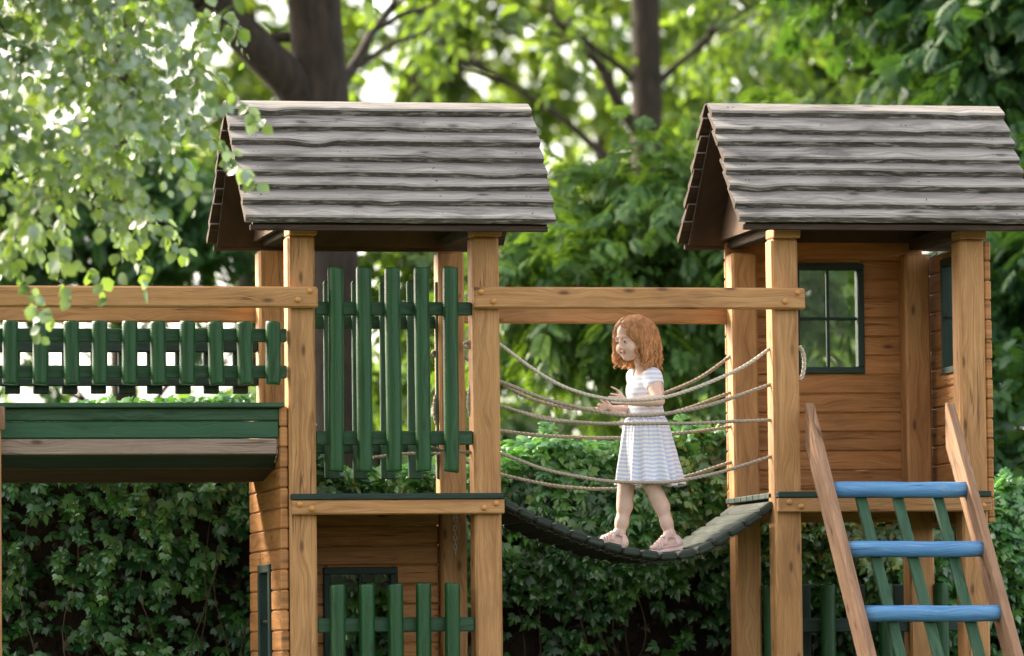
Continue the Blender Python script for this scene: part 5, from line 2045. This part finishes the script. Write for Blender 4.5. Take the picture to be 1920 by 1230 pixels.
def skirt():
    nr, na = 40, 220
    c0, c1 = J(1211, 785.5), J(1217, 908.5)
    vs, fs, uvs = [], [], []
    ph = [random.uniform(0, 6.28) for _ in range(8)]
    for j in range(nr + 1):
        v = j / nr
        c = c0.lerp(c1, v)
        w = v ** 0.75
        rs, rf = 0.106 + (0.157 - 0.106) * w, 0.088 + (0.134 - 0.088) * w
        for i in range(na):
            a = 2 * math.pi * i / na
            fold = 0.0022 * math.sin(46 * a + ph[0]) * math.exp(-v * 5) + 1.7 * (0.0075 * math.sin(11 * a + ph[1] + 0.5 * math.sin(3 * v)) + 0.0045 * math.sin(17 * a + ph[2]) + 0.004 * math.sin(6 * a + ph[3])) * (0.15 + v) ** 1.1
            fold += 0.003 * math.sin(29 * a + ph[4]) * (1 - v)
            k = 1 + fold / 0.12
            drop = (0.006 * math.sin(5 * a + ph[5]) + 0.0045 * math.sin(11 * a + ph[1] + 1.5)) * v + 0.010 * math.sin(a + 2.5) * v
            p = c + FT * (math.cos(a) * rf * k) + ST * (math.sin(a) * rs * k) + UP * drop
            if v < 0.06:
                p -= (p - Vector((c.x, c.y, p.z))) * 0.03 * (1 - v / 0.06)
            vs.append(p)
    L = (c1 - c0).length
    for j in range(nr):
        for i in range(na):
            i2 = (i + 1) % na
            fs.append([j * na + i, (j + 1) * na + i, (j + 1) * na + i2, j * na + i2])
            v0, v1 = L * j / nr, L * (j + 1) / nr
            uvs.append([(i * 0.01, v0), (i * 0.01, v1), ((i + 1) * 0.01, v1), ((i + 1) * 0.01, v0)])
    m = MB()
    m.add(vs, fs, uvs, 0, True)
    o = m.build("skirt", M["skirt"], dress)
    md = o.modifiers.new("thickness", "SOLIDIFY")
    md.thickness = 0.0025
    md.offset = 1
    # waist seam
    m = MB()
    m.tube([c0 + UP * 0.001 + FT * (math.cos(a) * 0.0885) + ST * (math.sin(a) * 0.1065) for a in np.linspace(0, 2 * math.pi, 60)], 0.0035, 8)
    m.build("waist_seam", M["bodice"], dress)


skirt()

# sandals
for sd in (-1, 1):
    heel, ball, toe, ank = foot_pts(sd)
    tip = toe + (toe - ball).normalized() * 0.012
    ax_ = (ball - heel)
    ax_.z *= 1.0
    axn = ax_.normalized()
    lo = Vector((min(heel.x, tip.x) - 0.05, heel.y - 0.05, min(heel.z, tip.z) - 0.05))
    hi = Vector((max(heel.x, tip.x) + 0.06, heel.y + 0.05, ank.z + 0.035))
    s = SDF(lo, hi, 0.0017)
    foot(s, heel, ball, toe, ank, 0.0058)
    sl_, P = s.block(lo, hi)
    shell = s.D[sl_].copy()
    q = P - np.array(heel[:])
    t_ = q @ np.array(axn[:])
    L = ax_.length
    upn = np.array(Vector((-axn.z * (1 if axn.x > 0 else -1), 0, abs(axn.x)))[:])
    hgt = q @ upn
    band = np.minimum.reduce([
        np.abs(t_ - 0.88 * L) - 0.0045, np.abs(t_ - 1.02 * L) - 0.0042, np.abs(t_ - 1.17 * L) - 0.0045,
        np.maximum(np.abs(t_ - 0.66 * L + hgt * 0.35) - 0.0085, -hgt + 0.004),
        np.maximum(t_ + 0.004 - 0.012, hgt - 0.030),
        np.abs(hgt - 0.030 - 0.30 * np.maximum(0, t_ - 0.01)) - 0.0055,
        np.maximum(np.maximum(hgt + 0.006, t_ - 1.2 * L), -hgt - 0.05)])
    d = np.maximum(shell, band)
    # sole
    w = 0.028
    ms_ = np.interp(t_ / L, [-0.35, 0.0, 0.5, 1.0, 1.35], [0.024, 0.0275, 0.0255, 0.0325, 0.024])
    yy = np.abs(P[..., 1] - heel.y)
    solez = np.interp(P[..., 0], *zip(*sorted([(heel.x + (heel.x - ball.x) * 0.4, deck_z(heel.x + (heel.x - ball.x) * 0.4)), (heel.x, deck_z(heel.x)), (ball.x, deck_z(ball.x)), (tip.x, deck_z(tip.x))]))) + 0.003
    so = np.maximum.reduce([yy - ms_, t_ - (L + (tip - ball).length) * 1.0, -t_ - 0.030, P[..., 2] - solez - 0.013, solez - P[..., 2]])
    s.D[sl_] = np.minimum(d, so)
    so_ = s.mesh("sandal", M["jelly"], girl, 1)
    b = heel.lerp(ball, 0.30) + Vector((0, -0.031, 0.036))
    m = MB()
    m.tube([b + Vector((math.cos(a) * 0.006, -0.001, math.sin(a) * 0.0055)) for a in np.linspace(0, 2 * math.pi, 13)], 0.0014, 6, cap=False)
    m.build("buckle", M["buckle"], so_)


# hair: a cap on the skull, clumped wavy strands, then flyaways
def hair():
    cc = np.array(H(-0.012, 0, 0.022)[:])
    A3 = np.array(hf)
    rad = np.array([0.088, 0.071, 0.078])
    lo, hi = cc - 0.11, cc + 0.11
    s = SDF(lo, hi, 0.003)
    s.ell(cc, rad + 0.0035, hf, 0.0)
    sl_, P = s.block(lo, hi)
    q = ((P - cc) @ A3.T)
    fr = np.maximum(q[..., 0] * 0.9 - (q[..., 2] * 0.95 + 0.010), q[..., 0] * 0.3 - q[..., 2] - 0.055)
    s.D[sl_] = np.maximum(s.D[sl_], fr)
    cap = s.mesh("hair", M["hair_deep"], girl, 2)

    face_c = np.array(H(0.030, 0, -0.035)[:])
    face_r = np.array([0.058, 0.0625, 0.075])
    sph = [(np.array(sh_n[:]), 0.050), (np.array(sh_f[:]), 0.050), (np.array(J(1209, 735)[:]), 0.098), (np.array(J(1204, 690)[:]), 0.046)]
    nsteps = 30
    paths, wav = [], []
    nl = 230
    zlow = J(1200, 690).z
    for k in range(nl):
        while True:
            d = unit(rng.normal(size=3))
            f, sd, u = d
            lim = 0.50 if f > 0.45 else (-0.42 + (f + 0.15) * 1.73 if f > -0.15 else -0.55)
            if u > lim:
                break
        part = -0.10
        sg = 1.0 if sd > part else -1.0
        p = cc + (d * (rad + 0.006)) @ A3
        stray = rng.uniform() < 0.07
        lay = rng.uniform(0.004, 0.026) + (0.016 if sd < part else 0.0)
        if abs(sd - part) < 0.5 or f > 0.2:
            v = (np.array([-0.30 - 0.25 * max(0, f), sg * 0.9, 0.12])) @ A3
        else:
            v = np.array([0, 0, -1.0]) + (np.array([-0.2, 0.2 * sg, 0])) @ A3
        v = unit(v)
        zt_ = zlow + rng.uniform(-0.016, 0.060) + (0.010 if sd < 0 else 0.0)
        ds = 0.0115
        pp = [p.copy()]
        for i in range(nsteps - 1):
            v = unit(v * 0.80 + np.array([0, 0, -0.30]))
            p = p + v * ds
            # keep off the skull
            qq = ((p - cc) @ A3.T)
            lay_ = 0.005 + (lay - 0.005) * min(1.0, i / 12)
            e = np.linalg.norm(qq / (rad + lay_))
            if e < 1:
                qq = qq / e
                p = cc + qq @ A3
                nrm = unit(qq / (rad + lay_) ** 2) @ A3
                v = unit(v - nrm * min(0, v @ nrm))
            # frame the face instead of crossing it
            qf = (p - face_c) @ A3.T
            if sg > 0 and qf[2] < 0.065 and qf[1] > 0.0 and not stray:
                lf = -0.012 + 0.046 * min(1, max(0, (qf[2] - 0.012) / 0.05))
                if qf[0] > lf:
                    qf[0] -= 0.55 * (qf[0] - lf)
                    p = face_c + qf @ A3
            e = np.linalg.norm(qf / face_r)
            if e < 1:
                if sg > 0 and qf[0] > -0.012 and qf[2] < 0.07:
                    qf[1] = max(qf[1], 0.050)
                    qf[1] = max(qf[1], 0.052)
                elif qf[0] > -0.02:
                    qf[1] = math.copysign(max(abs(qf[1]), face_r[1] * math.sqrt(max(0.05, 1 - (qf[0] / face_r[0]) ** 2 * 0.9 - 0.0))), sg)
                    qf[0] -= 0.004
                else:
                    qf = qf / e
                p = face_c + qf @ A3
            for (sc_, sr) in sph:
                w = p - sc_
                l = np.linalg.norm(w)
                if l < sr:
                    p = sc_ + w / l * sr
            if p[2] < zt_:
                p[2] = zt_ - 0.001 * (zt_ - p[2])
                pp.append(p.copy())
                break
            pp.append(p.copy())
        pp = np.array(pp)
        dd = np.concatenate([[0], np.cumsum(np.linalg.norm(np.diff(pp, axis=0), axis=1))])
        tt = np.linspace(0, dd[-1], nsteps)
        pp = np.stack([np.interp(tt, dd, pp[:, c]) for c in range(3)], 1)
        for _ in range(2):
            pp[1:-1] = 0.25 * pp[:-2] + 0.5 * pp[1:-1] + 0.25 * pp[2:]
        paths.append(pp)
        wav.append(tt)
    paths = np.array(paths)
    tt = np.array(wav)
    # curls grow towards the tips
    f = np.linspace(0, 1, nsteps)[None, :]
    amp = (0.0012 + 0.0195 * np.clip(f - 0.45, 0, 1) ** 1.15) * rng.uniform(0.6, 1.25, (nl, 1))
    wl_ = rng.uniform(0.038, 0.066, (nl, 1))
    ph = rng.uniform(0, 6.28, (nl, 1))
    T = unit(np.gradient(paths, axis=1))
    n1 = unit(np.cross(T, np.array([0.2, 0.9, 0.3])))
    n2 = np.cross(T, n1)
    ang = 2 * math.pi * tt / wl_ + ph
    paths = paths + (amp * np.cos(ang))[..., None] * n1 + (amp * np.sin(ang))[..., None] * n2
    # strands of each lock
    per = 26
    SP, SR = [], []
    for q in range(per):
        o1, o2 = rng.normal(size=(nl, 1)) * 0.0050, rng.normal(size=(nl, 1)) * 0.0050
        sp = (1.0 - 0.62 * f ** 1.5) * np.clip(0.5 + f * 2.5, 0, 1)
        frizz = 0.0009 * np.sin(ang * 2.3 + rng.uniform(0, 6.28, (nl, 1))) * f
        pth = paths + (o1 * sp + frizz)[..., None] * n1 + (o2 * sp)[..., None] * n2
        SP.append(pth)
        SR.append(np.tile(0.00068 * (1 - 0.62 * f ** 2), (nl, 1)) * rng.uniform(0.75, 1.3, (nl, 1)))
    strands_mesh("strands", np.concatenate(SP), np.concatenate(SR), 4, M["hair"], cap)
    # fuller dark inner locks
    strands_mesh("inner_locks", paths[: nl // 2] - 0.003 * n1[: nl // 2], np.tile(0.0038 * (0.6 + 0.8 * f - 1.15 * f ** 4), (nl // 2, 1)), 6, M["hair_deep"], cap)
    # flyaways
    fl = paths[::2] + rng.normal(size=(len(paths[::2]), 1, 3)) * 0.007 * f[..., None] + (0.006 * np.sin(ang[::2] * 0.6 + 1.0) * f)[..., None] * n2[::2] + unit(paths[::2] - cc) * 0.006 * f[..., None]
    strands_mesh("flyaway_hairs", fl, np.full(fl.shape[:2], 0.00045), 3, M["hair"], cap)


hair()
